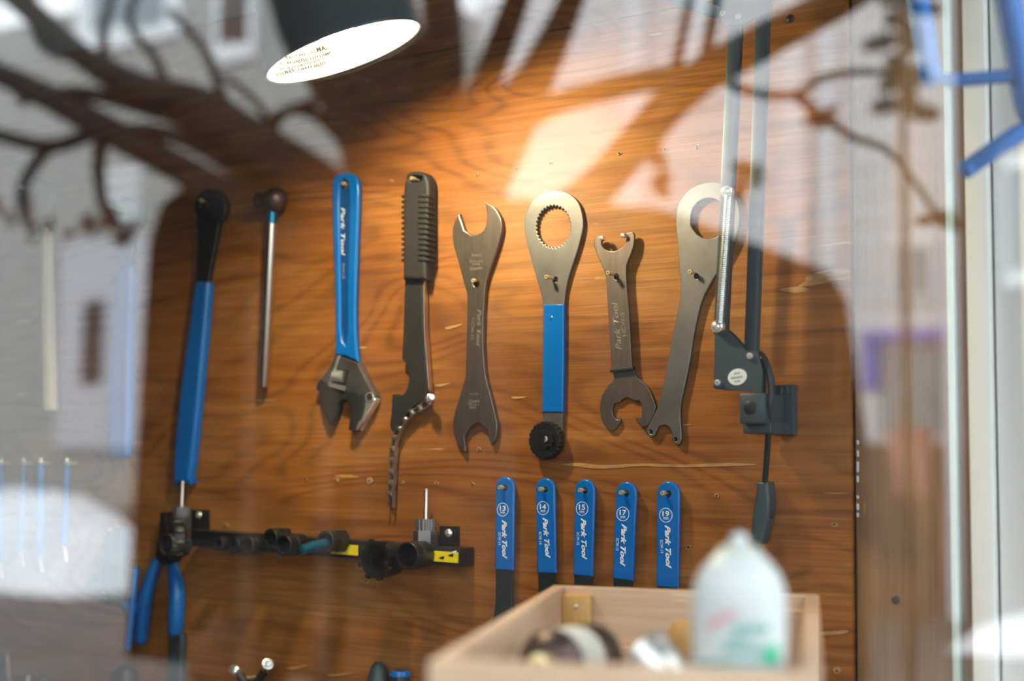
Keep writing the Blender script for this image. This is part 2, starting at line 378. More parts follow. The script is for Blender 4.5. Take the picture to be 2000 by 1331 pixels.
# shop front round the window pane
WX0, WX1, WZ0, WZ1 = -0.94, 0.13, 1.03, 1.97
sf = thing('wall_front', ((WX0 + WX1) / 2, GY, 0), kind='structure')
box('facade_panel', (-9, GY - 0.06, 0), (WX0 - 0.04, GY + 0.06, 6), M['facade'], sf)
box('facade_panel', (WX1 + 0.04, GY - 0.06, 0), (XS + 0.08, GY + 0.06, 6), M['facade'], sf)
box('facade_panel', (WX0 - 0.04, GY - 0.06, WZ1 + 0.04), (WX1 + 0.04, GY + 0.06, 6), M['facade'], sf)
box('facade_panel', (WX0 - 0.04, GY - 0.06, 0), (WX1 + 0.04, GY + 0.06, WZ0 - 0.04), M['facade'], sf)
win = thing('window_1', ((WX0 + WX1) / 2, GY, WZ0), kind='structure')
box('window_frame', (WX0 - 0.04, GY - 0.04, WZ0 - 0.04), (WX1 + 0.04, GY + 0.04, WZ0), M['paint'], win)
box('window_frame', (WX0 - 0.04, GY - 0.04, WZ1), (WX1 + 0.04, GY + 0.04, WZ1 + 0.04), M['paint'], win)
box('window_frame', (WX0 - 0.04, GY - 0.04, WZ0), (WX0, GY + 0.04, WZ1), M['paint'], win)
box('window_frame', (WX1, GY - 0.04, WZ0), (WX1 + 0.04, GY + 0.04, WZ1), M['paint'], win)
box('pane', (WX0, GY, WZ0), (WX1, GY + 0.005, WZ1), M['glass'], win)
# thin upright sheet of glass leaning on the pine board
ge = box('glass_sheet', (W(1850, 665, -0.02).x, -0.02, ZB), (W(1850, 665, -0.02).x + 0.006, -0.002, 2.35), M['glassedge'], None, 0.001)
tag(ge, 'narrow upright glass strip with a pale green edge on the pine board', 'glass strip')

# small marks on the board: torn screw holes, dark plugs, a row of white paint specks
def chip_mark(px, py, r, mat, rim=True, y=-0.0004):
    c = W(px, py, y); u = random.uniform(0, 6.28)
    pts = [(c.x + r * .62 * (1 + random.uniform(-.35, .35)) * math.cos(a) * 1.3, c.z + r * .62 * (1 + random.uniform(-.35, .35)) * math.sin(a)) for a in [u + i * 0.785 for i in range(8)]]
    plate_m('torn_hole', [pts], y - 0.0008, 0.0016, mat, wall, 0.0002)
    if rim: plate_m('screw_hole', [[(c.x + 0.0011 * math.cos(a), c.z + 0.0011 * math.sin(a)) for a in [i * 0.785 for i in range(8)]]], y - 0.0012, 0.0012, M['hole'], wall, 0.0001)
for px, py, r in ((765, 355, .0035), (932, 342, .003), (1008, 330, .0035), (1075, 318, .003), (1210, 300, .003), (1300, 292, .003), (1362, 286, .003),
                  (598, 937, .003), (658, 938, .004), (722, 940, .006), (786, 942, .003), (853, 944, .003), (923, 946, .003), (1400, 969, .0035), (1630, 1025, .004),
                  (1635, 1311, .005), (714, 158, .004), (442, 1027, .005), (269, 1092, .005), (716, 1135, .005), (1362, 290, .002), (936, 878, .004),
                  (1345, 1070, .004)):
    chip_mark(px, py, r, M['chip'])
for px, py, r in ((1544, 37, .0042),): 
    lathe('hole_plug', W(px, py, 0.001), V((0, -1, 0)), [(0, r), (0.0018, r), (0.003, r * 0.6), (0.003, 0.0002)], M['black'], wall, 16)
lathe('hole_plug', W(1750, 1172, 0.005), V((0, -1, 0)), [(0, .004), (0.0018, .004), (0.003, .0026), (0.003, 0.0002)], M['black'], wall, 16)
for i, (y0, y1) in enumerate(((880, 892), (902, 922), (930, 942), (968, 974), (984, 996), (1002, 1010), (860, 868))):
    plate('paint_speck', [(1673, y0, 'c'), (1677, y0 + 1, 'c'), (1677, y1, 'c'), (1673.5, y1 + 1, 'c')], 0.0032, 0.001, M['print'], wall, bevel=0.0001)

for pl in ([(1066, 903), (1090, 907), (1130, 905), (1180, 909), (1260, 906), (1330, 908), (1420, 905), (1478, 908), (1420, 911), (1330, 913), (1250, 911), (1180, 916), (1120, 911)],
           [(1575, 540), (1600, 531), (1640, 524), (1656, 527), (1655, 545), (1630, 548), (1600, 556), (1560, 560), (1572, 550)],
           [(1520, 566), (1560, 560), (1580, 566), (1555, 572)], [(870, 640), (905, 633), (880, 643)], [(640, 785), (690, 787), (650, 790)], [(1000, 775), (1030, 776), (1005, 780)],
           [(1600, 1236), (1652, 1232), (1650, 1238), (1610, 1242)], [(1255, 800), (1290, 803), (1262, 806)], [(850, 752), (880, 749), (858, 756)], [(1330, 828), (1352, 830), (1335, 832)],
           [(560, 1305), (600, 1300), (575, 1309)], [(640, 1318), (690, 1316), (655, 1322)], [(500, 780), (540, 782), (510, 785)]):
    plate('torn_veneer', pl, -0.0006, 0.001, M['chip2'], wall, bevel=0.0001)
PEG = None
def peg(px, py, length=0.016, r=0.0021, tilt=0.0):
    """socket-head brass screw: px, py is where its head shows"""
    p = W(px, py, -length)
    global PEG
    if PEG is None:
        PEG = lathe('brass_screw', V((0, 0.004, 0)), V((0, -1, 0)), [(0, .0013), (0.015, .0013), (0.0152, .0023), (0.0196, .0023), (0.02, .002), (0.02, .0012), (0.0182, .0011), (0.0182, .0001)], M['brass'], wall, 12)
        o = PEG
    else:
        o = PEG.copy(); COL.objects.link(o)
    o.location = (p.x, 0, p.z); o.scale = (1, length / 0.016, 1)
    return o

# ------------------------------------------------------------------ the street that the window mirrors
g = box('ground', (-70, -60, -0.1), (40, GY - 0.06, 0.0), M['asphalt']); tag(g, kind='structure'); tag(box('ground', (XS + 0.08, GY - 0.06, -0.1), (40, 40, 0.0), M['snow']), kind='structure')
tag(box('floor', (-2.70, -0.79, -0.05), (XS, 0.1, 0.0), M['asphalt']), kind='structure')
YB = 15.0                                        # mirrored distance of the houses across the street
def facade_box(name, x0p, x1p, z0, z1, yv, depth, mat, parent, row=500):
    a, b = O(x0p, row, yv), O(x1p, row, yv)
    return box(name, (min(a.x, b.x), a.y - depth, z0), (max(a.x, b.x), a.y, z1), mat, parent)
def facade_rect(name, x0p, y0p, x1p, y1p, yv, depth, mat, parent, out=0.06):
    a, b = O(x0p, y0p, yv), O(x1p, y1p, yv); xm = O((x0p + x1p) / 2, (y0p + y1p) / 2, yv)
    ztop = O((x0p + x1p) / 2, y0p, yv).z; zbot = O((x0p + x1p) / 2, y1p, yv).z
    return box(name, (min(a.x, b.x), a.y - depth, zbot), (max(a.x, b.x), a.y + out, ztop), mat, parent)
bA = thing('town_house', O(100, 880, YB), 'warm grey rendered house with white trimmed windows across the street', 'building')
facade_box('wall', -500, 650, 0.9, 9.5, YB, 5.0, M['wall_a'], bA)
facade_box('plinth', -500, 650, 0.0, 0.9, YB, 5.0, M['plinth'], bA)
def window(x0, y0, x1, y1, parent, dark=None):
    f = facade_rect('window', x0, y0, x1, y1, YB, 0.02, M['trim_w'], parent, 0.08)
    dx, dy = (x1 - x0) * 0.16, (y1 - y0) * 0.12
    mid = (x0 + x1) / 2
    facade_rect('pane', x0 + dx, y0 + dy, mid - dx * 0.2, y1 - dy, YB, 0.0, dark or M['pane'], f, 0.10)
    facade_rect('pane', mid + dx * 0.2, y0 + dy, x1 - dx, y1 - dy, YB, 0.0, dark or M['pane'], f, 0.10)
window(165, -200, 355, 88, bA); window(430, -160, 500, 118, bA, M['plinth']); window(-140, -200, -10, 60, bA)
window(-260, 330, -120, 600, bA)
d = facade_rect('door', 132, 470, 284, 878, YB, 0.02, M['door'], bA, 0.10); facade_rect('door_glass', 176, 590, 206, 750, YB, 0.0, M['darkdoor'], d, 0.14)
for i in range(4): facade_rect('shutter_slat', 206, 335 + i * 26, 282, 350 + i * 26, YB, 0.02, M['trim_w'], bA, 0.12)
bB = thing('clapboard_house', O(1500, 850, YB), 'pale rose clapboard house with white corner boards and violet awning', 'building')
facade_box('wall', 930, 1872, 0.0, 8.2, YB, 5.0, M['wall_b'], bB)
for a, b in ((1225, 1262), (1530, 1580), (1608, 1640), (1850, 1872)): facade_box('corner_board', a, b, 0.0, 8.1, YB + 0.0, -0.14, M['trim_w'], bB)
window(1740, 470, 1830, 590, bB); window(1340, -30, 1420, 200, bB, M['trim_w']); window(1480, 500, 1560, 760, bB)
a, b = O(930, 500, YB), O(1872, 500, YB); box('base_panel', (min(a.x, b.x), a.y, 0.0), (max(a.x, b.x), a.y + 0.05, 1.95), M['basewood'], bB)
aw = facade_rect('awning', 1690, 648, 1850, 668, YB, 0.0, M['awning'], bB, 0.12); facade_rect('awning_side', 1690, 668, 1718, 760, YB, 0.0, M['awning'], bB, 0.10)
facade_rect('shop_window', 1722, 672, 1845, 850, YB, 0.0, M['pane'], bB, 0.05)
for i in range(24):
    a = O(930, 500, YB); b = O(1872, 500, YB)
    box('clapboard', (min(a.x, b.x), a.y, 0.4 + i * 0.32), (max(a.x, b.x), a.y + 0.02, 0.66 + i * 0.32), M['wall_b'], bB)
bC = thing('brick_house', O(2200, 850, YB), 'dark brown brick house next to the rose clapboard one', 'building')
facade_box('wall', 1876, 3200, 0.0, 9.0, YB, 5.0, M['plinth'], bC)
for a in (1960, 2160, 2400): window(a, 300, a + 70, 560, bC, M['darkdoor'])
rb = thing('post_box', O(1780, 860, YB - 1.2), 'small red post box on a dark pole under the violet awning', 'post box'); rb.location.z = 0
p = O(1780, 830, YB - 1.2)
box('box_body', (p.x - 0.17, p.y - 0.17, 1.35), (p.x + 0.17, p.y + 0.17, 2.05), M['redbox'], rb, 0.03)
box('pole', (p.x - 0.04, p.y - 0.04, 0.0), (p.x + 0.04, p.y + 0.04, 1.36), M['plinth'], rb, 0.005)
box('box_cap', (p.x - 0.19, p.y - 0.19, 2.0), (p.x + 0.19, p.y + 0.19, 2.08), M['redbox'], rb, 0.02)
# snow bank in front of the grey house
def snow_bank(name, x0p, x1p, yv, h, d, label):
    a, b = O(x0p, 900, yv), O(x1p, 900, yv); n, m = 26, 9; vs, fs = [], []
    for i in range(n + 1):
        x = a.x + (b.x - a.x) * i / n
        e = min(1, 5 * min(i, n - i) / n)
        for j in range(m + 1):
            t = j / m; vs.append((x, a.y - d / 2 + d * t, max(0.0, h * math.sin(math.pi * t) ** 0.7 * (0.85 + 0.3 * random.random()) * e ** 0.5)))
    for i in range(n):
        for j in range(m): q = i * (m + 1) + j; fs.append((q, q + 1, q + m + 2, q + m + 1))
    k = len(vs); vs += [(a.x, a.y - d / 2, -0.02), (b.x, a.y - d / 2, -0.02), (b.x, a.y + d / 2, -0.02), (a.x, a.y + d / 2, -0.02)]; fs.append((k, k + 1, k + 2, k + 3))
    tag(mesh_obj(name, vs, fs, M['snow'], None, 80), label, 'snow bank')
snow_bank('snow_bank', -500, 330, YB - 3.0, 1.15, 3.2, 'long white snow bank along the kerb before the grey house')
snow_bank('snow_bank', 1880, 2700, YB - 2.5, 0.35, 1.6, 'low white snow bank before the dark brick house')
# parked van
YV = 5.0
van = thing('delivery_van', O(1000, 1331, YV), 'dark brown panel van parked at the kerb behind the tree', 'van')
van.location.z = 0
prof = [(242, 1331), (278, 640), (290, 470), (312, 400), (350, 368), (700, 360), (1000, 388), (1150, 396), (1290, 408), (1360, 432), (1400, 500), (1425, 700), (1440, 820), (1445, 1331)]
P3 = []
for i, (a, b) in enumerate(prof):
    q = O(a, b, YV); P3.append(V((q.x, q.y, max(q.z, 0.35) if 0 < i < len(prof) - 1 else 0.35)))
bm = bmesh.new(); f0 = [bm.verts.new(q) for q in P3]; f1 = [bm.verts.new(q - V((0, 1.9, 0))) for q in P3]
bm.faces.new(f0); bm.faces.new(f1)
for i in range(len(P3)): bm.faces.new((f0[i], f0[(i + 1) % len(P3)], f1[(i + 1) % len(P3)], f1[i]))
bm_obj('van_body', bm, M['van'], van, 30)
for a in (440, 1300):
    c = O(a, 1331, YV); lathe('wheel', V((c.x, c.y + 0.03, 0.34)), V((0, -1, 0)), [(0, .16), (0.01, .2), (0.02, .30), (0.05, .34), (0.2, .34), (0.22, .3)], M['tyre'], van, 28)
a, b = O(1160, 560, YV), O(1370, 760, YV); box('side_window', (min(a.x, b.x), a.y - 0.02, b.z), (max(a.x, b.x), a.y + 0.012, a.z), M['vanglass'], van, 0.008)
a, b = O(330, 1120, YV), O(1400, 1140, YV); box('rub_strip', (min(a.x, b.x), a.y - 0.02, 1.02), (max(a.x, b.x), a.y + 0.02, 1.08), M['tyre'], van, 0.008)
# tree before the van: trunk and limbs, each limb a part
YTREE = 3.6
tree = thing('street_tree', O(850, 1331, YTREE), 'big bare street tree with spreading dark limbs before the van', 'tree'); tree.location.z = 0
def limb(pts, name='limb', n=10, parent=None):
    P, R = [], []
    for q in pts:
        px, py, r = q[:3]; y = YTREE + (q[3] if len(q) > 3 else 0)
        P.append(O(px, py, y)); R.append(r * (O(px + 10, py, y) - O(px, py, y)).length / 10 * 0.85)
    return tube(name, P, R, M['bark'], parent or tree, n, 5)
base = O(850, 1331, YTREE); 
bm = bmesh.new()
tp = [V((base.x, base.y, -0.05)), V((base.x, base.y, 0.4)), O(850, 900, YTREE), O(840, 600, YTREE), O(820, 400, YTREE), O(790, 250, YTREE), O(745, 50, YTREE), O(715, -120, YTREE)]
add_sweep(bm, catmull([tuple(q) for q in tp], 4), [0.42 - 0.0105 * i for i in range(29)], 16); bm_obj('trunk', bm, M['bark'], tree, 60)
limb([(770, 340, 95), (735, 210, 88), (665, 95, 88), (620, 20, 84), (580, -120, 70)])
limb([(840, 330, 50), (865, 150, 42), (860, 0, 36), (850, -140, 30)])
limb([(880, 400, 40), (935, 200, 32), (1004, 10, 27), (1045, -130, 24)])
limb([(890, 430, 70), (985, 250, 58), (1050, 140, 38), (1110, 10, 28), (1165, -140, 24)])
limb([(900, 560, 60), (1060, 450, 48), (1170, 360, 40, -.1), (1330, 180, 40, -.2), (1480, 85, 42, -.3), (1640, 0, 38, -.4), (1760, -70, 30, -.5)])
limb([(1000, 250, 26), (1080, 205, 22), (1220, 165, 24), (1360, 140, 22, -.2)])
limb([(1370, 130, 16, -.2), (1385, 70, 13, -.2), (1405, -40, 12, -.2)], 'twig', 8)
limb([(1315, 150, 13, -.2), (1330, 80, 11, -.2), (1352, -30, 9, -.2)], 'twig', 8)
limb([(1385, 135, 14, -.2), (1450, 175, 11, -.3), (1545, 185, 10, -.4), (1610, 150, 9, -.4), (1700, 140, 8, -.5), (1800, 150, 7, -.6)], 'twig', 8)
limb([(1550, 184, 11, -.4), (1610, 230, 10, -.4), (1660, 265, 9, -.4), (1740, 300, 8, -.5), (1830, 420, 7, -.5)], 'twig', 8)
limb([(800, 560, 70), (700, 440, 58), (600, 350, 48), (480, 268, 40), (385, 205, 34), (270, 172, 28), (160, 110, 20), (70, 30, 18), (-40, -60, 16)])
limb([(620, 520, 44), (480, 410, 34), (380, 345, 27), (225, 262, 25), (105, 195, 22), (0, 145, 18), (-120, 90, 16)])
limb([(560, 420, 26), (470, 335, 18), (330, 262, 14), (200, 258, 12), (100, 285, 12), (0, 265, 11), (-80, 240, 10)])
limb([(480, 290, 16), (360, 235, 16), (300, 215, 14), (150, 180, 12), (40, 195, 9)], 'twig', 8)
limb([(200, 245, 12), (192, 320, 11), (198, 390, 9), (215, 440, 7)], 'twig', 8)
limb([(100, 285, 10), (60, 330, 9), (40, 390, 8), (60, 450, 6)], 'twig', 8)
limb([(150, 110, 10), (85, 90, 9), (60, 20, 8), (70, -60, 8)], 'twig', 8)
limb([(230, 170, 9), (200, 90, 8), (215, 0, 7), (240, -80, 6)], 'twig', 8)
limb([(340, 200, 9), (300, 110, 8), (250, 40, 7), (290, -60, 6)], 'twig', 8)
limb([(470, 270, 12), (430, 180, 9), (400, 100, 8), (330, 20, 7)], 'twig', 8)
limb([(700, 300, 20), (620, 225, 12), (560, 215, 10), (530, 245, 8), (500, 200, 7), (440, 150, 6)], 'twig', 8)
limb([(640, 190, 9), (560, 215, 9), (500, 250, 7)], 'twig', 8)
for (cx, cy, k, s) in ((30, 420, 7, 26), (60, 440, 6, 24), (165, 430, 7, 26), (205, 445, 8, 28), (250, 455, 5, 20), (1282, 362, 3, 14), (1462, 345, 5, 18), (1605, 240, 5, 15), (1276, 305, 3, 12), (1840, 430, 4, 16), (1290, 210, 2, 10)):
    for _ in range(k):
        c = O(cx + random.gauss(0, s), cy + random.gauss(0, s * 0.7), YTREE - 0.3 + random.uniform(-.2, .2)); a = random.uniform(0, 6.28); l = random.uniform(.035, .06)
        u = V((math.cos(a), random.uniform(-.4, .4), math.sin(a))).normalized(); v = u.cross(V((0, 1, 0.3))).normalized()
        q = [c - u * l, c - u * l * .3 + v * l * .5, c + u * l * .4 + v * l * .4, c + u * l, c + u * l * .4 - v * l * .4 + V((0, .01, 0)), c - u * l * .3 - v * l * .5]
        mesh_obj('leaf', q + [x + V((0, .004, 0)) for x in q], [(0, 1, 2, 3, 4, 5), (6, 7, 8, 9, 10, 11)] + [(i, (i + 1) % 6, 6 + (i + 1) % 6, 6 + i) for i in range(6)], M['leaf'], tree, 0)
for i, (px, y0, lab) in enumerate(((497, 560, 'tall pale stake driven beside the bare street tree, farther from its trunk'), (640, 720, 'short pale stake driven beside the bare street tree, close to its trunk'))):
    q = O(px, y0, YTREE - .5); tag(lathe('tree_stake', V((q.x, q.y, -0.1)), EZ, [(0, .030), (q.z + .02, .033), (q.z + .06, .030), (q.z + .1, .012)], M['stake'], None, 12), lab, 'stake')
# dark young conifer beside the rose house
con = thing('conifer', O(1765, 300, 8.0), 'slim dark tree with a tufted crown before the rose clapboard house', 'tree'); con.location.z = 0
cc = O(1765, 300, 8.0)
tube('trunk', [V((cc.x, cc.y, 0)), V((cc.x, cc.y, 6.6))], [0.035, 0.02], M['bark'], con, 8)
for i in range(46):
    z = 4.0 + 2.6 * i / 46; a = i * 2.4; l = 0.26 * random.uniform(.5, 1.2); dv = V((math.cos(a), math.sin(a), -0.25))
    lathe('bough', V((cc.x, cc.y, z)), dv, [(0, .02), (l * .4, .07), (l * .8, .05), (l, .005)], M['conifer'], con, 7)

# ================================================================== tools on the board (traced on the wall plane, with their own thickness)
def base_of(px, py): return W(px, py, -0.005)
S = lambda ox, oy, k: (lambda *pts: [((q[0] / k + ox), (q[1] / k + oy)) + tuple(q[2:]) for q in pts])

# ---- flat double-ended headset wrench
t = thing('headset_wrench', base_of(925, 640), 'bare steel double open-ended flat wrench beside the ribbed-grip chain whip', 'wrench')
pts = [(896, 417.6, 'c'), (906.6, 450, 'c'), (921.6, 460.4, 'c'), (941, 453.6), (950, 435.6), (951, 417.6), (946.4, 394.3, 'c'), (965, 405.5), (977, 425), (980, 444.6), (974, 473), (964, 505),
       (950, 548), (946, 580), (944, 620), (943.5, 673), (948, 731.5), (959, 776), (968, 815), (971, 830), (968, 855.7), (959, 870, 'c'), (954, 854), (951.7, 839, 'c'), (933.6, 825.7, 'c'),
       (920, 831.7, 'c'), (912.6, 840.7, 'c'), (906.6, 852.7, 'c'), (909.6, 882.8, 'c'), (903.6, 881), (888.5, 857), (884.8, 836), (887, 810.6), (896, 779), (906.6, 743), (909, 731.5), (911, 653), (912, 580), (905, 550), (891.6, 500), (885, 476), (884, 447.6), (888.5, 432.6)]
yf = -0.0075
plate('wrench_body', pts, yf, 0.0065, M['steel'], t, [circle_px(930, 554, 7)], bevel=0.0011)
letters('stamped_lettering', 'Park Tool', (937, 605), (934, 677), 0.0050, yf, M['stamp'], t, 0.3, 0.01)
letters('stamped_lettering', 'HCW-15', (924, 622), (922, 664), 0.0042, yf, M['stamp'], t)
letters('stamped_lettering', '36mm', (918, 526), (941, 523), 0.0040, yf, M['stamp'], t, 0, 0.01)
letters('stamped_lettering', '32mm', (915, 785), (936, 783), 0.0040, yf, M['stamp'], t, 0, 0.01)
for i, (y, a, b) in enumerate(((499, 921, 941), (511, 918, 944), (517, 922, 938), (770, 917, 934), (791, 913, 938), (797, 917, 930))):
    for k in range(5):
        x0 = a + (b - a) * k / 5; plate('stamped_mark', [(x0, y - 2.4, 'c'), (x0 + 1.1, y - 2.4, 'c'), (x0 + 2.4, y + 2, 'c'), (x0 + 1.3, y + 2, 'c')], yf - 0.0002, 0.0003, M['stamp'], t, bevel=0.00005)
peg(923, 548, 0.014)

# ---- ring wrench with blue sleeve and knurled wheel
t = thing('ring_wrench', base_of(1080, 640), 'flat ring wrench with toothed eye, blue sleeve and black knurled wheel', 'wrench')
hole = []
for i in range(128):
    a = 2 * math.pi * i / 128; k = 1 + (0.075 if (i % 4) < 2 else 0.0); hole.append((1081 + 32 * k * math.cos(a), 443 + 39.5 * k * math.sin(a)))
pts = [(1085, 373), (1110, 378), (1130, 397), (1138, 425), (1138, 447.6), (1129, 485), (1114, 530), (1105, 566), (1102, 594, 'c'), (1101, 700, 'c'), (1099, 846, 'c'), (1060, 846, 'c'), (1060, 700, 'c'), (1061, 594, 'c'), (1058, 580), (1040, 515),
       (1029.8, 477.7), (1023.8, 447.6), (1026, 420), (1040, 392), (1060, 378)]
yf = -0.0055
plate('wrench_body', pts, yf, 0.0045, M['steel2'], t, [hole, circle_px(1085, 546, 5)], bevel=0.0007)
sl = plate('blue_sleeve', [(1061, 595, 'c'), (1101, 594, 'c'), (1100.5, 700), (1099, 806, 'c'), (1058, 806, 'c'), (1059.5, 700)], yf - 0.0014, 0.0068, M['blue'], t, bevel=0.0016, res=3)
lathe('sleeve_dimple', W(1077, 622, yf - 0.0014), V((0, -1, 0)), [(0, .0028), (0.0004, .002), (0.0008, .0002)], M['blue'], sl, 14)
wh = lathe('knurled_wheel', W(1078, 861, 0.0) + V((0, yf - 0.0005, 0)), V((0, -1, 0)), [(0, .0185), (0.001, .0205), (0.009, .0205), (0.0105, .0192), (0.0105, .011), (0.0115, .0105), (0.0115, .0003)], M['black'], t, 96, True, (24, 0.055))
lathe('splined_hub', W(1071, 859, yf - 0.011), V((0, -1, 0)), [(0, .0088), (0.003, .0088), (0.003, .0045), (0.0005, .0045), (0.0005, .0002)], M['black'], wh, 48, True, (8, 0.12))
lathe('hub_screw', W(1066, 858, yf - 0.011), V((0, -1, 0)), [(0, .004), (0.0025, .0036), (0.003, .002), (0.0015, .0018), (0.0015, .0001)], M['spring'], wh, 14)
peg(1066, 541, 0.020)

# ---- hook spanner with pin end
t = thing('hook_spanner', base_of(1215, 640), 'steel lockring spanner with C-shaped hook jaw below and two-pin fork above', 'wrench')
pts = [(1174.7, 462.3, 'c'), (1177.5, 466), (1174, 475.8), (1181, 486.8), (1196.8, 491.5), (1212.6, 485), (1222, 472.6), (1222.8, 456, 'c'), (1234.7, 453.7), (1238.6, 461.6), (1236, 485), (1225, 513.6), (1222.8, 527.8), (1223.6, 556), (1228, 611.5), (1233, 700, 'c'), (1234.5, 716, 'c'),
       (1195, 722, 'c'), (1194, 708, 'c'), (1185.8, 580), (1183.4, 543.6), (1177.9, 524.7), (1168.4, 504), (1161, 482), (1160.5, 469.4), (1166, 463)]
yf = -0.0095
plate('upper_blade', pts, yf, 0.0035, M['steel'], t, [circle_px(1204, 541, 6)], bevel=0.0007)
obox('bend', W(1216, 722, -0.0065), V((0.995, 0, 0.08)).normalized(), EY, V((-0.08, 0, 0.995)).normalized(), (0.0270, 0.0062, 0.0036), M['charcoal'], t, 0.0006)
pts = [(1196.5, 727, 'c'), (1198, 740.6), (1188.7, 752.7), (1176.5, 771.7), (1171.8, 792), (1173, 812), (1179, 828.5), (1188.7, 840), (1200.8, 839.3), (1211.7, 824.4), (1211, 818.3, 'c'), (1205, 819.7), (1198, 812), (1196, 800), (1199.5, 789, 'c'), (1210, 786.5),
       (1217, 779.8), (1226.5, 777.7), (1237, 782.5), (1248, 783, 'c'), (1253, 793), (1253, 815, 'c'), (1241.4, 815, 'c'), (1243.4, 823), (1252, 833), (1261.7, 833), (1271, 821.7), (1280, 800), (1278, 786.5), (1267, 759.5), (1256, 747), (1244, 736.5), (1237, 721.6, 'c')]
plate('hook_jaw', pts, -0.0045, 0.0035, M['steel'], t, bevel=0.0007)
for (a, b) in ((1176.5, 466), (1218.5, 461)): obox('pin', W(a, b, yf - 0.002), EX, EY, EZ, (0.0048, 0.007, 0.0042), M['chrome'], t, 0.0006)
letters('stamped_lettering', 'Park Tool', (1209, 684), (1200, 590), 0.0068, yf, M['stamp'], t, 0.3, 0.004)
letters('stamped_lettering', 'HCW-5', (1220, 657), (1215, 611), 0.0046, yf, M['stamp'], t)
peg(1187, 533, 0.024)

# ---- ring wrench with pin fork
t = thing('pin_spanner', base_of(1350, 640), 'long grey steel wrench with large round eye and pin fork behind the lamp arm', 'wrench')
pts = [(1389, 355), (1353, 366), (1328.5, 392.7), (1320, 429), (1324, 482), (1326.5, 522.6), (1329.5, 571), (1320, 624), (1304, 705), (1301, 727), (1290, 775.7), (1284.7, 794.6), (1272.5, 819), (1263, 839), (1264.4, 850), (1271, 854), (1279, 850), (1286, 835), (1297, 830.5),
       (1307.7, 836.6), (1313, 850), (1314.4, 859.5), (1322.5, 869), (1329, 865), (1331, 848.7), (1328.6, 815), (1330.6, 783.8), (1337.4, 754), (1348, 700), (1356, 650), (1371, 587.5), (1399, 534.7), (1425, 492), (1441, 450), (1444, 413), (1436, 384.6), (1416, 362)]
hole = [(1349, 420, 'c'), (1349, 440, 'c')] + [(1384 + 36 * math.cos(a), 427 + 40 * math.sin(a)) for a in [math.radians(x) for x in range(150, -151, -20)]]
yf = -0.0062
plate('wrench_body', pts, yf, 0.0052, M['steel2'], t, [hole, circle_px(1360, 540, 5.5), circle_px(1271, 844, 4), circle_px(1319, 859, 4)], bevel=0.0008)
for a, b in ((1271, 844), (1319, 859)): lathe('pin', W(a, b, -0.0012), V((0, -1, 0)), [(0, .0021), (0.0035, .0021), (0.004, .0014), (0.004, .0002)], M['black'], t, 12)
peg(1347, 531, 0.016)

# ---- adjustable wrench
t = thing('adjustable_wrench', base_of(678, 600), 'adjustable wrench with long blue handle and chrome-edged black jaws', 'wrench')
k = S(600, 680, 6.653)
hd = [(675.5, 337), (659, 340), (648.5, 353), (648.5, 400), (650, 470), (653.5, 579), (654, 660), (653, 694, 'c'), (676, 697, 'c'), (699, 707.6, 'c'), (694.5, 660), (693.5, 589), (697, 470), (699.5, 400), (699, 358), (690, 341)]
plate('handle_core', hd, -0.010, 0.009, M['blue_dark'], t, [circle_px(671, 361, 7)], bevel=0.003, res=3)
plate('handle_grip', hd, -0.0145, 0.0060, M['blue'], t, [[(671, 348), (662.5, 358), (661, 400), (662, 470), (664, 579), (664, 640), (668, 668), (674, 676), (678, 640), (677, 579), (680, 470), (681.5, 400), (680, 358)]], bevel=0.0026, res=3)
hs = k((350, 85, 'c'), (320, 180), (250, 300), (165, 410, 'c'), (280, 500, 'c'), (480, 560, 'c'), (740, 620, 'c'), (870, 650), (865, 590), (820, 520), (720, 330), (655, 190, 'c'), (520, 140, 'c'))
plate('wrench_head', hs, -0.0135, 0.0125, M['steel2'], t, [circle_px(721.7, 776, 8)], bevel=0.0012)
plate('chrome_edge', k((650, 185, 'c'), (720, 330), (820, 540), (880, 650), (855, 740), (740, 930), (600, 1088, 'c'), (700, 900), (742, 700), (735, 610), (690, 420), (595, 180, 'c')), -0.0130, 0.0120, M['chrome'], t, bevel=0.003, res=3)
plate('chrome_edge', k((390, 95, 'c'), (428, 100, 'c'), (345, 330, 'c'), (318, 450, 'c'), (270, 470, 'c'), (340, 280, 'c')), -0.0146, 0.004, M['chrome'], t, bevel=0.0008)
plate('chrome_edge', k((272, 470, 'c'), (320, 440, 'c'), (495, 505, 'c'), (478, 560, 'c'), (275, 505, 'c')), -0.0146, 0.004, M['chrome'], t, bevel=0.0008)
plate('worm_slot', k((385, 270, 'c'), (545, 290, 'c'), (500, 500, 'c'), (325, 440, 'c')), -0.0141, 0.002, M['hole'], t, bevel=0.0003)
plate('fixed_jaw', k((490, 548, 'c'), (738, 615, 'c'), (745, 700), (735, 800), (610, 1075), (570, 1080), (530, 1060, 'c'), (560, 860), (560, 760), (520, 690), (450, 672)), -0.0138, 0.0125, M['charcoal'], t, bevel=0.0012)
plate('movable_jaw', k((165, 412, 'c'), (280, 505, 'c'), (480, 562, 'c'), (450, 680), (405, 720), (375, 850), (315, 980), (270, 960), (205, 800), (175, 650), (160, 572, 'c'), (115, 540), (130, 460)), -0.0120, 0.0108, M['charcoal'], t, bevel=0.0012)
lathe('hang_hole', W(721.7, 776, -.0136), V((0, -1, 0)), [(0, .0062), (.0006, .0058), (.0006, .0042)], M['chrome'], t, 20)
lathe('hang_hole', W(721.7, 776, -.0139), V((0, -1, 0)), [(0, .0043), (.0003, .0042), (.0003, .0002)], M['hole'], t, 20)
pr = []
for i in range(5): x = i * 0.0032; pr += [(x, .0052), (x + .0006, .0075), (x + .0018, .0075), (x + .0025, .0052)]
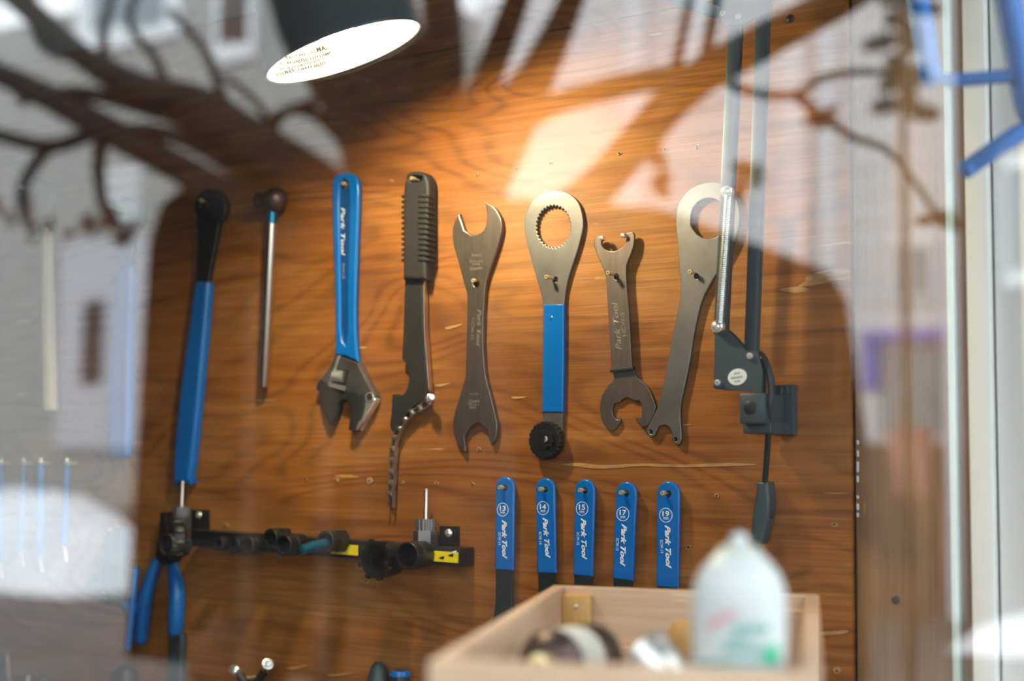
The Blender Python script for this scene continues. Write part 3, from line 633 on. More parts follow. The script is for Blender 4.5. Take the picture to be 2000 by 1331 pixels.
lathe('worm_screw', W(653, 734, -0.0125), (W(678, 738, -0.0125) - W(653, 734, -0.0125)), pr, M['chrome'], t, 18)
letters('lettering', 'Park Tool', (670, 405), (670, 500), 0.0060, -0.0101, M['print'], t, 0.3, 0.012)
letters('lettering', 'PAW-12', (671, 515), (671, 545), 0.0034, -0.0101, M['greyprint'], t)
peg(669, 358, 0.017)

# ---- chain whip
t = thing('chain_whip', base_of(810, 600), 'dark chain whip with black ribbed grip and dangling bicycle chain', 'chain whip')
gp = plate('grip', [(813, 334.5), (799, 338), (791, 352), (787, 377), (786.5, 460), (786, 546, 'c'), (831, 546.5, 'c'), (834, 460), (838, 380), (836, 352), (828, 338)], -0.020, 0.018, M['rubber'], t,
           [[(801, 344), (801, 352), (808, 354), (820, 353), (822, 346), (816, 342)]], bevel=0.004, res=3)
for i in range(13):
    y = 379 + i * 10.4
    plate('rib', [(783.5, y + 2.5, 'c'), (793, y, 'c'), (793, y + 4.5, 'c'), (783.5, y + 7, 'c')], -0.0175, 0.013, M['rubber'], gp, bevel=0.0008)
    plate('rib', [(815, y, 'c'), (836.5, y + .5, 'c'), (836.5, y + 6, 'c'), (815, y + 5, 'c')], -0.0222, 0.016, M['rubber'], gp, bevel=0.0010)
bar = [(791, 540, 'c'), (788, 641), (785, 701, 'c'), (794.7, 714), (799, 740), (792, 765.7), (779, 776, 'c'), (774, 770, 'c'), (766, 771, 'c'), (764.6, 802), (762, 830.5), (766, 842), (774, 843), (784, 827), (797, 804.6), (815, 789), (832.5, 781, 'c'), (833.6, 760.5), (829, 700), (825, 640), (823, 540, 'c')]
plate('blade', bar, -0.012, 0.0095, M['charcoal'], t, bevel=0.0006)
edge = [(823, 546, 'c'), (825, 640), (829, 700), (834, 765, 'c'), (838, 765, 'c'), (833, 700), (829, 640), (827.5, 546, 'c')]
plate('ground_edge', edge, -0.0118, 0.0085, M['satin'], t, bevel=0.0004)
lathe('chain_pin', W(838, 779, -0.016), V((0.75, -0.6, 0.1)), [(0, .005), (0.008, .005), (0.009, .0035), (0.012, .003), (0.012, .0002)], M['chrome'], t, 12)
ch = thing('chain', W(770, 860, -0.008)); ch.parent = t; ch.matrix_parent_inverse = Matrix.Translation(-t.location)
path = catmull([(838, 787), (822, 798), (803, 808), (788, 826), (776, 848), (771, 868), (768, 900), (767, 930), (765, 960), (764, 992)], 12)
P3 = [W(q[0], q[1], -0.0085) for q in path]
joints = [P3[0]]; acc = 0
for a, b in zip(P3, P3[1:]):
    acc += (b - a).length
    if acc >= 0.0118: joints.append(b); acc = 0
def chain_link(a, b, wide):
    bm = bmesh.new(); d = (b - a).normalized(); sx = d.cross(V((0, 1, 0))).normalized(); off = 0.0036 if wide else 0.0023
    for s in (-1, 1):
        c = (a + b) / 2 + sx * s * off
        n = 16; ring = []
        for side in (-.0006, .0006):
            ring.append([bm.verts.new(c + d * (math.copysign(0.0059, math.cos(th)) * (1 if abs(math.cos(th)) > .02 else 0) + 0.0042 * math.cos(th)) + EY * (0.0042 if abs(math.cos(th)) > .35 else .0031) * math.sin(th) + sx * side) for th in [2 * math.pi * (i + .5) / n for i in range(n)]])
        bm.faces.new(ring[0]); bm.faces.new(ring[1])
        for i in range(n): bm.faces.new((ring[0][i], ring[0][(i + 1) % n], ring[1][(i + 1) % n], ring[1][i]))
    add_lathe(bm, a - sx * 0.0042, sx, [(0, .0022), (.0084, .0022)], 10)
    if not wide: add_lathe(bm, a - sx * 0.0018, sx, [(0, .0038), (.0036, .0038)], 12); add_lathe(bm, b - sx * 0.0018, sx, [(0, .0038), (.0036, .0038)], 12)
    return bm_obj('chain_link', bm, M['bronze2'] if 'bronze2' in M else M['steel'], ch, 40)
M['bronze2'] = material('oiled_chain', (0.42, 0.35, 0.30), 0.3, 0.8, var=0.3, scale=90)
for i, (a, b) in enumerate(zip(joints, joints[1:])): chain_link(a, b, i % 2 == 0)
peg(803, 348, 0.024)

# ---- round-headed steel bar tool
t = thing('socket_breaker_bar', base_of(525, 580), 'bright steel rod tool with plum round head and small blue collar', 'bar tool')
c0 = W(531, 425, -0.016); c1 = W(515.5, 757, -0.012)
ax = (c0 - c1).normalized()
tube('shaft', [c1, c1 + ax * 0.001, c0], [0.0052, 0.0058, 0.0058], M['satin'], t, 18)
lathe('blue_collar', W(530.3, 437, -0.016), ax, [(0, .0066), (0.014, .0068), (0.0145, .006)], M['anodised'], t, 18)
hc = W(541, 391, -0.016)
hdir = V((-1, -0.25, 0)).normalized()
lathe('round_head', hc + V((0.014, 0, 0)), hdir, [(0, .004), (.003, .011), (.009, .0150), (.016, .0155), (.022, .013), (.027, .0105), (.033, .0098), (.036, .0098)], M['bronze'], t, 26)
lathe('socket_mouth', hc + V((0.014, 0, 0)) + hdir * 0.035, hdir, [(0, .0095), (.0025, .0104), (.0045, .0104), (.0045, .007), (.001, .0066), (.001, .0002)], M['black'], t, 22)

# ---- ring-head wrench with blue handle
def blue_ring_tool(label, hx, hy, rx, ry, neck, hand, hollow, y=-0.010, mathead=None):
    t = thing('crank_wrench', base_of(hx, hy + 200), label, 'wrench'); mh = mathead or M['black']
    plate('ring_head', [(hx + rx * math.cos(a), hy + ry * math.sin(a)) for a in [i * math.pi / 12 for i in range(24)]], y - 0.006, 0.011, mh, t, [[(hollow[0] + hollow[2] * math.cos(a), hollow[1] + hollow[3] * math.sin(a)) for a in [i * math.pi / 10 for i in range(20)]]], sub=0, bevel=0.0025, res=3)
    plate('shank', neck, y - 0.004, 0.008, mh, t, bevel=0.0015, res=2)
    plate('blue_handle', hand, y - 0.0075, 0.0155, M['blue'], t, bevel=0.006, res=4)
    return t
blue_ring_tool('slanted wrench with black ring head, black shank and full blue grip', 409, 403, 31, 36,
    [(384, 420, 'c'), (430, 420, 'c'), (421, 470), (404, 560, 'c'), (380, 560, 'c'), (386, 470)],
    [(379, 549, 'c'), (405, 550, 'c'), (404, 580), (388, 760), (370, 930), (362, 945), (345, 946), (335, 935), (345, 800), (371, 600)], (398, 402, 8, 10))
peg(391, 391, 0.02)
blue_ring_tool('pale blue handled wrench with black head half lost in bright reflections', 247, 420, 30, 36,
    [(228, 440, 'c'), (266, 440, 'c'), (258, 500), (252, 530, 'c'), (226, 530, 'c'), (228, 500)],
    [(224, 520, 'c'), (254, 520, 'c'), (254, 560), (250, 700), (246, 870), (240, 893), (215, 894), (209, 870), (214, 700), (221, 560)], (238, 418, 9, 11))
peg(228, 408, 0.02)
t = thing('ring_head_driver', base_of(95, 600), 'cream handled tool with round grey steel head near the glass reflections', 'wrench')
plate('ring_head', [(62 + 37 * math.cos(a), 385 + 42 * math.sin(a)) for a in [i * math.pi / 12 for i in range(24)]], -0.017, 0.012, M['steel2'], t, [circle_px(45, 372, 8, 16)], sub=0, bevel=0.003, res=3)
plate('neck', [(62, 415, 'c'), (94, 405, 'c'), (104, 450, 'c'), (80, 452, 'c')], -0.015, 0.009, M['steel2'], t, bevel=0.002)
tube('handle', [W(92, 446, -0.012), W(94, 600, -0.012), W(98, 800, -0.012), W(98, 803, -0.012)], [0.0085, 0.0098, 0.0106, 0.009], M['cream'], t, 18)
peg(38, 365, 0.022)

# ---- slim blue hex drivers in a row
for i, (x0, x1, yb, r, lab) in enumerate(((2, 0, 1100, 5.5, 'slim blue hex driver at the very edge of the row'), (46, 42, 1078, 5.5, 'slim blue hex driver second from the frame edge'),
                                          (79, 78, 1088, 8.5, 'thickest blue hex driver of the slim row'), (131, 125, 1066, 6.5, 'slim blue hex driver closest to the chain tool'))):
    t = thing('hex_driver', base_of(x0, 1000), lab, 'screwdriver', 'blue hex drivers in a row')
    a, b = W(x0, 902, -0.012), W(x1, yb, -0.012); rm = r * 0.00078
    tube('handle', [a, a + (b - a) * .06, a + (b - a) * .94, b], [rm * .7, rm, rm, rm * .8], M['blue'], t, 14)
    e = W(x1 + 5, yb + 32, -0.016)
    tube('steel_tip', [b, b + (e - b) * .5, e], [.0034, .0030, .0022], M['chrome'], t, 10)
    lathe('hanging_collar', a + V((0, 0, -.002)), V((0, 0, 1)), [(0, rm * .8), (.003, rm * .9), (.007, rm * .6), (.008, .001)], M['chrome'], t, 12)
    peg(x0 - 3, 905, 0.02)

# ---- chain tool with T handle
t = thing('chain_tool', base_of(215, 1110), 'teal steel chain breaker with slim blue T-bar beside the pliers', 'chain tool')
plate('body', [(211, 1027.5, 'c'), (237, 1033, 'c'), (235, 1112), (227, 1164.5, 'c'), (195, 1175), (194, 1159), (164, 1157), (168.7, 1133), (195, 1109), (203, 1054)], -0.024, 0.016, M['tealmetal'], t, [circle_px(186, 1143, 6)], bevel=0.003, res=2)
a, b = W(210, 1162, -0.024), W(252, 1186, -0.030)
tube('spindle', [a, b], .0062, M['tealmetal'], t, 16)
lathe('blue_hub', b - (b - a).normalized() * 0.004, b - a, [(0, .008), (.012, .008), (.014, .006)], M['blue'], t, 16)
tube('t_bar', [W(266, 1108, -.033), W(265.6, 1112, -.033), W(249.5, 1266, -.033), W(249, 1270, -.033)], [.0038, .0047, .0047, .0038], M['blue'], t, 14)
peg(214, 1036, 0.026)

# ---- pliers
t = thing('pliers', base_of(320, 1130), 'pliers with two curved blue grips hanging under the left bar end'.replace('left ', ''), 'pliers')
tube('blue_grip', [W(309, 1092, -.012), W(298, 1120, -.014), W(285, 1165, -.015), W(277, 1225, -.015), W(276, 1252, -.014), W(276, 1256, -.014)], [.006, .0082, .0092, .0094, .0085, .005], M['blue'], t, 14, 4)
tube('blue_grip', [W(336, 1100, -.012), W(343, 1135, -.014), W(345.5, 1165, -.015), W(344, 1215, -.015), W(342, 1238, -.014), W(342, 1242, -.014)], [.006, .0092, .0104, .0104, .0092, .006], M['blue'], t, 14, 4)
plate('jaw', [(310, 1100, 'c'), (334, 1108, 'c'), (340, 1080), (328, 1050), (322, 1000, 'c'), (312, 1000, 'c'), (308, 1050), (302, 1085)], -0.018, 0.013, M['black'], t, bevel=0.002)
lathe('pivot', W(320, 1080, -.018), V((0, -1, 0)), [(0, .007), (.002, .007), (.003, .005), (.003, .0002)], M['black'], t, 16)
t = thing('file_tool', base_of(340, 1290), 'charcoal sleeved tool handle under the second plier grip', 'hand tool')
plate('sleeve', [(331, 1239), (349, 1236), (355, 1250), (353, 1300), (350, 1380, 'c'), (322, 1380, 'c'), (326, 1300), (327, 1250)], -0.012, 0.011, M['slate'], t, bevel=0.003, res=2)
plate('shank', [(325, 1370, 'c'), (347, 1370, 'c'), (342, 1440, 'c'), (330, 1440, 'c')], -0.009, 0.006, M['black'], t)
# ---- handles and blades that only show their tops along the lower edge
def top_handle(name, cx, cy, r, mat, label, cat, extra=None, tilt=0.0, dome=0.6):
    t = thing(name, base_of(cx, cy + 40), label, cat); a = W(cx, cy, -0.004 - r * 0.00066); d = V((tilt, 0, -1)); R = r * 0.00072
    lathe('handle', a, d, [(0, R * .25), (R * .25 * dome, R * .6), (R * .8 * dome, R * .85), (R * 2, R), (.09, R * 1.05), (.092, R * .4), (.14, R * .3)], mat, t, 20)
    if extra: lathe('blue_ring', a + d * 0.0008, d, [(0, R * .95), (.003, R * 1.06), (.006, R * 1.08), (.006, R * .9)], extra, t, 20)
    return t
top_handle('rubber_handle', 246, 1300, 26, M['black'], 'black domed handle top below the blue T-bar tool', 'hand tool')
top_handle('screwdriver', 739, 1294, 20, M['slate'], 'slate grey screwdriver handle with rounded top', 'screwdriver', None, 0, 1.6)
top_handle('screwdriver', 782, 1309, 16, M['slate'], 'grey screwdriver handle with bright blue ring cap', 'screwdriver', M['blue'], 0, .3)
top_handle('screwdriver', 55, 1316, 9, M['steel2'], 'thin grey steel shank top near the corner blade', 'screwdriver')
top_handle('screwdriver', 84, 1321, 9, M['tealmetal'], 'thin teal shank top beside the grey one', 'screwdriver')
t = thing('scraper', base_of(10, 1340), 'pointed bright steel blade standing in the lower corner', 'scraper')
plate('blade', [(11, 1276, 'c'), (16, 1300), (18, 1400, 'c'), (-10, 1400, 'c'), (-8, 1310)], -0.012, 0.006, M['tealmetal'], t, bevel=.002)
plate('bright_edge', [(11, 1276, 'c'), (16, 1300), (18, 1400, 'c'), (12, 1400, 'c'), (9, 1310)], -0.0128, 0.004, M['chrome'], t, bevel=.001)
# ---- three-way hex socket wrench
t = thing('three_way_wrench', base_of(495, 1335), 'black three-way wrench with chrome hex sockets at the lower edge', 'wrench')
hub = W(492, 1352, -.016)
lathe('hub', hub + V((0, .01, 0)), V((0, -1, 0)), [(0, .012), (.004, .015), (.016, .015), (.02, .011)], M['black'], t, 18)
e1, e2, e3 = W(520, 1306, -.022), W(464, 1316, -.022), W(500, 1440, -.016)
for e in (e1, e2, e3): tube('arm', [hub, hub + (e - hub) * .5, e], [.0075, .0058, .0056], M['black'], t, 12)
lathe('chrome_socket', e1, (W(525, 1293, -.034) - e1), [(0, .0060), (.012, .0066), (.0135, .0066), (.0137, .0052), (.005, .0046), (.005, .0002)], M['chrome'], t, 6 * 5)
lathe('chrome_socket', e2, (W(457, 1309, -.030) - e2), [(0, .006), (.006, .0068), (.012, .0062), (.014, .003), (.014, .0002)], M['chrome'], t, 18)
peg(476, 1326, .02)

# ================================================================== five cone wrenches (and the twin hung behind each)
def cone_wrench(size):
    e = bpy.data.objects.new('cone_wrench', None); e.empty_display_size = .02; COL.objects.link(e)
    w2, top, bl = .01225, .0125, -.0885
    arc = [(w2 * math.cos(a), top - w2 + w2 * math.sin(a)) for a in [math.pi * i / 12 for i in range(13)]]
    hole = [(.0028 * math.cos(a), .0028 * math.sin(a)) for a in [2 * math.pi * i / 14 for i in range(14)]]
    plate_m('blue_grip', [arc + [(-w2 * .94, bl), (w2 * .94, bl)], hole], -.0046, .0046, M['blue'], e, .0021, 35, 3)
    sh = [(w2 * .84, bl + .004), (w2 * .80, -.125), (.0125, -.142), (.020, -.158), (.021, -.172), (.014, -.186), (.0085, -.188), (.0075, -.172), (.0, -.166), (-.0075, -.172), (-.0085, -.188), (-.014, -.186), (-.021, -.172), (-.020, -.158), (-.0125, -.142), (-w2 * .80, -.125), (-w2 * .84, bl + .004)]
    plate_m('shank', [sh], -.0036, .0026, M['shank'], e, .0004)
    return e
cw_front = [(13, (975, 952.7), (985.5, 954), (984, 1108), (982, 996), ((985, 1016), (985.7, 1092)), ((976, 1040.6), (976, 1065)), 'closest to the toolbar'),
            (14, (1053.8, 956), (1064, 957), (1067, 1115.6), (1060.6, 993), ((1064.5, 1011), (1070.5, 1091)), ((1055, 1039.5), (1056, 1064)), ''),
            (15, (1131.5, 958), (1141.5, 960), (1137.5, 1120), (1137, 994), ((1139.5, 1012.4), (1141.5, 1094)), ((1129, 1040.6), (1129, 1065)), ''),
            (17, (1211.5, 962.8), (1222.5, 965), (1215, 1128), (1216.7, 1004.5), ((1219.4, 1023.7), (1215.8, 1107)), ((1206.6, 1052), (1205.5, 1076.6)), ''),
            (19, (1292.7, 964), (1304.5, 966), (1302.5, 1141), (1300.6, 1006.8), ((1304, 1026), (1306, 1111)), ((1292, 1055), (1293, 1081)), '')]
NUM = {13: 'thirteen millimetre cone wrench closest to the tool bar', 14: 'fourteen millimetre cone wrench second from the tool bar', 15: 'fifteen millimetre cone wrench in the middle of the five',
       17: 'seventeen millimetre cone wrench leaning a little, fourth of the five', 19: 'nineteen millimetre cone wrench closest to the white bottle'}
proto = cone_wrench(0); first = True; YC = -0.0066
for size, hd_, hole_, bot, circ, pt, sw, _ in cw_front:
    for layer in (1, 0):
        yb = YC if layer == 0 else -0.0012
        if first: o = proto; first = False
        else: o = copy_tree(proto)
        a = W(*hole_, yb - .0046); b = W(*bot, yb - .0046); dv = (b - a)
        o.location = (a.x, yb, a.z); ang = math.atan2(dv.x, -dv.z)
        off = random.uniform(-.012, .012)
        o.rotation_euler = (0, -ang - (off if layer else 0), 0)
        if size == 19 and not layer: o.scale = (1.06, 1, 1.06)
        if layer:
            tag(o, 'blue edge of the cone wrench behind the ' + NUM[size].split(' cone')[0] + ' one', 'wrench', 'cone wrenches on the lower pegs')
        else:
            tag(o, 'blue gripped ' + NUM[size], 'wrench', 'cone wrenches on the lower pegs')
            y = yb - .0046
            bpy.context.view_layer.update()
            letters('logo_lettering', 'Park Tool', *pt, .0062, y, M['print'], o, 0.42, 0.04)
            letters('model_lettering', f'SCW-{size}', *sw, .0032, y, M['print'], o, 0, 0.005)
            c = W(*circ, y); R = .0074
            letters_at('size_lettering', str(size), c + V((0, -.0002, .0014)), V((.0076, 0, 0)), V((0, 0, .0056)), M['print'], o, 0, 0.02)
            letters_at('unit_lettering', 'mm', c + V((0, -.0002, -.0033)), V((.0056, 0, 0)), V((0, 0, .0022)), M['print'], o, 0, 0.01)
            vs, fs = [], []
            for i in range(40):
                th = 2 * math.pi * i / 40
                for rr in (R, R - .0007): vs.append(c + V((rr * math.cos(th), -.0002, rr * math.sin(th))))
            for i in range(40): j = (i + 1) % 40; fs.append((2 * i, 2 * i + 1, 2 * j + 1, 2 * j))
            mesh_obj('printed_circle', vs, fs, M['print'], o, 0)
    peg(*hd_, 0.019)

# ================================================================== magnetic bar with freewheel and bottom bracket tools
YF = -0.030
bar = thing('magnetic_tool_bar', base_of(640, 1070), 'black magnetic tool bar with worn yellow tape strips', 'tool rack')
c = [W(372, 1037, YF), W(897, 1073, YF), W(897, 1101, YF), W(372, 1071, YF)]
bx = (c[1] - c[0]).normalized(); bz = V((-bx.z, 0, bx.x)); bh = .020
cen = (c[0] + c[1] + c[2] + c[3]) / 4; cen.y = (YF - .001) / 2
obox('bar_body', cen, bx, EY, bz, ((c[1] - c[0]).length, -YF - .001, bh), M['black'], bar, .0012)
for a, b, d, e, sx_, sy_ in ((858, 895, 1028, 1066, 876, 1042), (374, 407, 996, 1034, 388, 1006.6)):
    tb = plate('mounting_tab', [(a, d, 'c'), (b, d + 1, 'c'), (b, e, 'c'), (a, e, 'c')], -.0040, .003, M['black'], bar, bevel=.0004)
    lathe('tab_screw', W(sx_, sy_, -.0038), V((0, -1, 0)), [(0, .0052), (.001, .0048), (.0025, .003), (.003, .0003)], M['chrome'], tb, 16)
for a, b in ((595, 609), (664, 716), (772, 781), (836, 896)):
    f0, f1 = (a - 372) / 525, (b - 372) / 525
    p0 = c[0] + (c[1] - c[0]) * f0; p1 = c[0] + (c[1] - c[0]) * f1; m = (p0 + p1) / 2 - bz * .0095; m.y = YF - .0002
    obox('yellow_tape', m, bx, EY, bz, ((p1 - p0).length, .0005, .0115), M['yellow'], bar)
for px, py in ((703, 1070), (880, 1085), (862, 1090), (886, 1079)): 
    q = W(px, py, YF - .0006); plate_m('tape_wear', [[(q.x - .004, q.z - .001), (q.x + .003, q.z - .002), (q.x + .004, q.z + .002), (q.x - .001, q.z + .0008)]], YF - .0007, .0004, M['sticker'] if px == 886 else M['black'], bar, .0001)
topz = lambda px: (c[0] + (c[1] - c[0]) * ((px - 372) / 525)).z
# sockets that stick to the front of the bar, mouths towards the street
def bar_cup(name, px, py, r, ln, label, cat='socket tool', wall=.003, depth=.014, mat=None, ribs=None, hexbase=False):
    """px, py: centre of the open mouth"""
    m = W(px, py, YF - ln); o = V((m.x, YF - .0003, m.z)); t = thing(name, o, label, cat)
    if hexbase:
        lathe('hex_body', o, V((0, -1, 0)), [(0, r * 1.02), (ln * .55, r * 1.02)], mat or M['black'], t, 6, True)
        cup('splined_mouth', o + V((0, -ln * .5, 0)), V((0, -1, 0)), ln * .5, r * .9, wall, depth * .6, mat or M['black'], t, 48, ribs)
    else:
        b = cup('socket_body', o, V((0, -1, 0)), ln, r, wall, depth, mat or M['black'], t, 48, ribs)
        lathe('collar', o + V((0, -ln * .45, 0)), V((0, -1, 0)), [(0, r), (.001, r * 1.05), (.004, r * 1.05), (.005, r)], mat or M['black'], t, 36, False)
    return t
bar_cup('spline_socket', 426, 1063, .0085, .016, 'small black socket first after the big cap on the bar')
bar_cup('spline_socket', 456, 1067, .0095, .018, 'small black socket second after the big cap on the bar')
bar_cup('spline_socket', 482, 1066, .0110, .022, 'small dull black socket third after the big cap on the bar', ribs=(12, .05))
bar_cup('spline_socket', 527, 1052, .0125, .028, 'black hex-backed socket sitting high on the bar', hexbase=True)
bar_cup('spline_socket', 553, 1066, .0125, .034, 'black fine-splined socket beside the blue rod tool', ribs=(20, .04))
t = bar_cup('crank_puller', 635, 1058, .0135, .030, 'grey hex puller with a blue anodised rod sticking out', 'puller', mat=M['charcoal'], hexbase=True)
q = W(634, 1060, YF - .030)
tube('blue_rod', [V((q.x, YF - .012, q.z)), W(612, 1068, YF - .045), W(590, 1075, YF - .060), W(587, 1076, YF - .062)], [.0065, .0062, .0058, .003], M['anodised'], t, 16)
m_ = W(734, 1094, YF - .030); o_ = V((m_.x, YF - .0003, m_.z)); t = thing('bottom_bracket_tool', o_, 'largest black notched ring tool hanging low on the bar', 'socket tool')
lathe('ring_body', o_, V((0, -1, 0)), [(0, .0190), (.010, .0190), (.0105, .0205), (.030, .0205), (.030, .0170), (.020, .0165), (.020, .0135), (0, .0130), (0, .0190)], M['black'], t, 48, False)
o = W(734, 1094, YF - .030)
for i in range(8):
    a = i * math.pi / 4 + .3; tdir = V((math.cos(a), 0, math.sin(a)))
    nt_ = obox('notch_lug', o + tdir * .0212, tdir, EY, tdir.cross(EY), (.004, .006, .005), M['black'], bpy.data.objects['bottom_bracket_tool'], .0006)
bar_cup('bottom_bracket_tool', 795, 1086, .0150, .032, 'deep black cup tool with stepped collar between tape and ring tool', wall=.002, depth=.024)
# big cap at the far end
t = thing('crank_cap_tool', W(350, 1060, YF), 'big black knobbed cap tool at the far end of the bar', 'socket tool')
o = W(352, 1055, YF - .006)
lathe('cap_disc', o + V((.004, .002, 0)), V((-.55, -.83, 0)), [(0, .020), (.004, .0265), (.012, .0275), (.017, .025), (.018, .012), (.014, .011), (.014, .0003)], M['black'], t, 72, True, (9, .07))
cup('splined_cup', W(362, 1064, YF - .004), V((-.1, -1, 0)), .030, .0145, .0025, .02, M['charcoal'], t, 60, (15, .06))
# freewheel removers with guide pins, standing on the bar
def guide_pin_tool(px, label, s=1.0):
    z0 = topz(px) - .0003; p = W(px, 1040, -.016); o = V((p.x, -.016, z0)); t = thing('freewheel_remover', o, label, 'socket tool')
    lathe('hex_body', o, EZ, [(0, .0128 * s), (.001, .0138 * s), (.0165 * s, .0138 * s), (.0175 * s, .0125 * s)], M['steel2'], t, 6, True, None, 20)
    lathe('spline', o + EZ * .0175 * s, EZ, [(0, .0112 * s), (.0045 * s, .0112 * s), (.0046 * s, .0118 * s), (.0125 * s, .0118 * s), (.0125 * s, .006)], M['steel2'], t, 72, True, (18, .07))
    tube('guide_pin', [o + EZ * .028 * s, o + EZ * .0625 * s, o + EZ * .064 * s], [.0026, .0026, .0018], M['satin'], t, 12)
guide_pin_tool(831, 'steel freewheel remover with guide pin beside the bright tab screw')
guide_pin_tool(353, 'dark freewheel remover with guide pin above the big cap', .95)

# ================================================================== swing-arm lamp
lamp = thing('swing_arm_lamp', W(1530, 800, 0), 'slate grey spring-arm lamp, lit, bracketed to the plywood', 'lamp')
YL = -0.050
mb = plate('wall_bracket', [(1511, 753, 'c'), (1548, 751, 'c'), (1549, 850, 'c'), (1511, 851, 'c')], -.014, .0135, M['slate'], lamp, bevel=.001)
plate('bracket_rib', [(1521, 756, 'c'), (1527, 756, 'c'), (1527, 847, 'c'), (1521, 847, 'c')], -.018, .006, M['slate'], mb, bevel=.0006)
for a, b in ((1534, 762), (1533, 837)): lathe('bracket_screw', W(a, b, -.0138), V((0, -1, 0)), [(0, .0042), (.0012, .004), (.0016, .0025), (.0006, .0022), (.0006, .0002)], M['slate'], mb, 14)
so = obox('socket_block', (W(1446, 771, -.062) + W(1496, 826, -.062)) / 2 + V((0, .022, 0)), EX, EY, EZ, ((W(1496, 798, -.062) - W(1446, 798, -.062)).x, .050, .0290), M['slate'], lamp, .002)
lathe('recess_shade', W(1465, 797, -.0651), V((0, -1, 0)), [(0, .0068), (.0003, .0064), (.0003, .0002)], M['black'], so, 20)  # flat black disc on the face, painted as the shade inside the round hole
obox('socket_foot', (W(1456, 826, -.052) + W(1500, 846, -.052)) / 2 + V((0, .02, 0)), EX, EY, EZ, (.029, .040, .011), M['slate'], lamp, .0015)
tr_ = plate('base_plate', [(1396, 650), (1399, 643), (1410, 640), (1419, 645), (1457, 686, 'c'), (1479, 686, 'c'), (1488, 721, 'c'), (1488, 769, 'c'), (1450, 764, 'c'), (1399, 760), (1393, 752), (1394, 740)], YL - .012, .003, M['slate'], lamp, bevel=.0006)
plate('base_plate', [(1402, 640), (1426, 646), (1464, 686, 'c'), (1486, 686, 'c'), (1495, 721, 'c'), (1495, 769, 'c'), (1456, 764, 'c'), (1406, 760), (1400, 740)], YL + .006, .003, M['slate'], lamp, bevel=.0006)
st = plate('oval_sticker', [(1440 + 18.5 * math.cos(a), 736.6 + 16 * math.sin(a) - 2 * math.cos(a)) for a in [i * math.pi / 14 for i in range(28)]], YL - .0124, .0004, M['sticker'], tr_, sub=0, bevel=.00005)
for (y, a, b) in ((729, 1434, 1447), (737, 1428, 1453), (744.5, 1434, 1447)):
    for kk in range(int((b - a) / 4)):
        x0 = a + kk * 4; plate('sticker_print', [(x0, y - 1.6 - (x0 - 1440) * .15, 'c'), (x0 + 2.6, y - 2 - (x0 - 1440) * .15, 'c'), (x0 + 2.4, y + 1.8 - (x0 - 1440) * .15, 'c'), (x0, y + 2 - (x0 - 1440) * .15, 'c')], YL - .0127, .0002, M['greyprint'], st, bevel=.00003)
def bolt(px, py, r, y, mat='chrome'): return lathe('bolt', W(px, py, y), V((0, -1, 0)), [(0, r), (.0015, r), (.003, r * .8), (.0032, r * .45), (.0022, r * .4), (.0022, .0002)], M[mat], lamp, 14)
bolt(1465.4, 696, .0036, YL - .012); bolt(1402.5, 748, .0036, YL - .012)
# lower arms: two flat bars that lean up to the elbow
def bar_between(name, p0, p1, y, wpx, th, parent):
    a, b = W(*p0, y), W(*p1, y); d = (b - a).normalized(); wd = V((-d.z, 0, d.x)); wm = abs((W(p0[0] + wpx, p0[1], y) - W(p0[0], p0[1], y)).length)
    return obox(name, (a + b) / 2, wd, EY, d, (wm, th, (b - a).length), M['slate'], parent, .0012)
bar_between('lower_arm', (1442, -45), (1409, 655), YL - .002, 23, .011, lamp)
bar_between('lower_arm', (1494, -45), (1468, 703), YL - .002, 23, .011, lamp)
# springs on either side of the front arm
def coil(name, a, b, R, wire, turns, parent):
    d = b - a; u, v = frame_of(d); n = turns * 9
    tube(name, [a + d * (i / n) + (u * math.cos(2 * math.pi * i / 9) + v * math.sin(2 * math.pi * i / 9)) * R for i in range(n + 1)], wire, M['spring'], parent, 5)
coil('spring', W(1423, 382, YL - .020), W(1405.5, 632, YL - .020), .0034, .0010, 66, lamp)
coil('spring', W(1419, 382, YL + .014), W(1401.5, 632, YL + .014), .0034, .0010, 66, lamp)
for px, py in ((1423, 376), (1404.5, 639.6)):
    lathe('spring_ring', W(px, py, YL - .014), V((0, -1, 0)), [(0, .0062), (.006, .0062), (.007, .0052), (.007, .0042), (.0085, .0036), (.0092, .002), (.0092, .0002)], M['chrome'], lamp, 20)
plate('elbow_plate', [(1392, -60, 'c'), (1393, 18), (1404, 40), (1424, 47), (1448, 48), (1468, 40), (1506, 12), (1506, -60, 'c')], YL - .012, .003, M['slate'], lamp, bevel=.0006)
bolt(1412, 27, .0034, YL - .012); bolt(1443, 33, .0034, YL - .012)
# shade: rim centre and axis
RC = W(672, 103, -0.255); to_cam = (CAM - RC).normalized()
rt = ray(1000, 665.5).cross(EZ); rt = (rt - to_cam * rt.dot(to_cam)).normalized(); upv = to_cam.cross(rt).normalized()
if upv.z < 0: upv = -upv
NR = (rt * .324 - upv * .918 + to_cam * .228).normalized()       # out of the mouth
RR = (RC - CAM).length * 157.5 / F * 0.985
A = -NR
prof = [(0, RR), (.0015, RR * 1.008), (.004, RR * 1.0), (.05, RR * .885), (.085, RR * .80), (.110, RR * .70), (.128, RR * .52), (.136, RR * .30), (.150, RR * .28), (.175, RR * .27), (.178, RR * .12)]
sh = lathe('lamp_shade', RC, A, prof, M['slate'], lamp, 64, False)
def inner_r(tt):
    for (t0, r0), (t1, r1) in zip(prof[2:], prof[3:]):
        if t0 <= tt <= t1: return r0 + (r1 - r0) * (tt - t0) / (t1 - t0) - .0016
    return RR - .0016
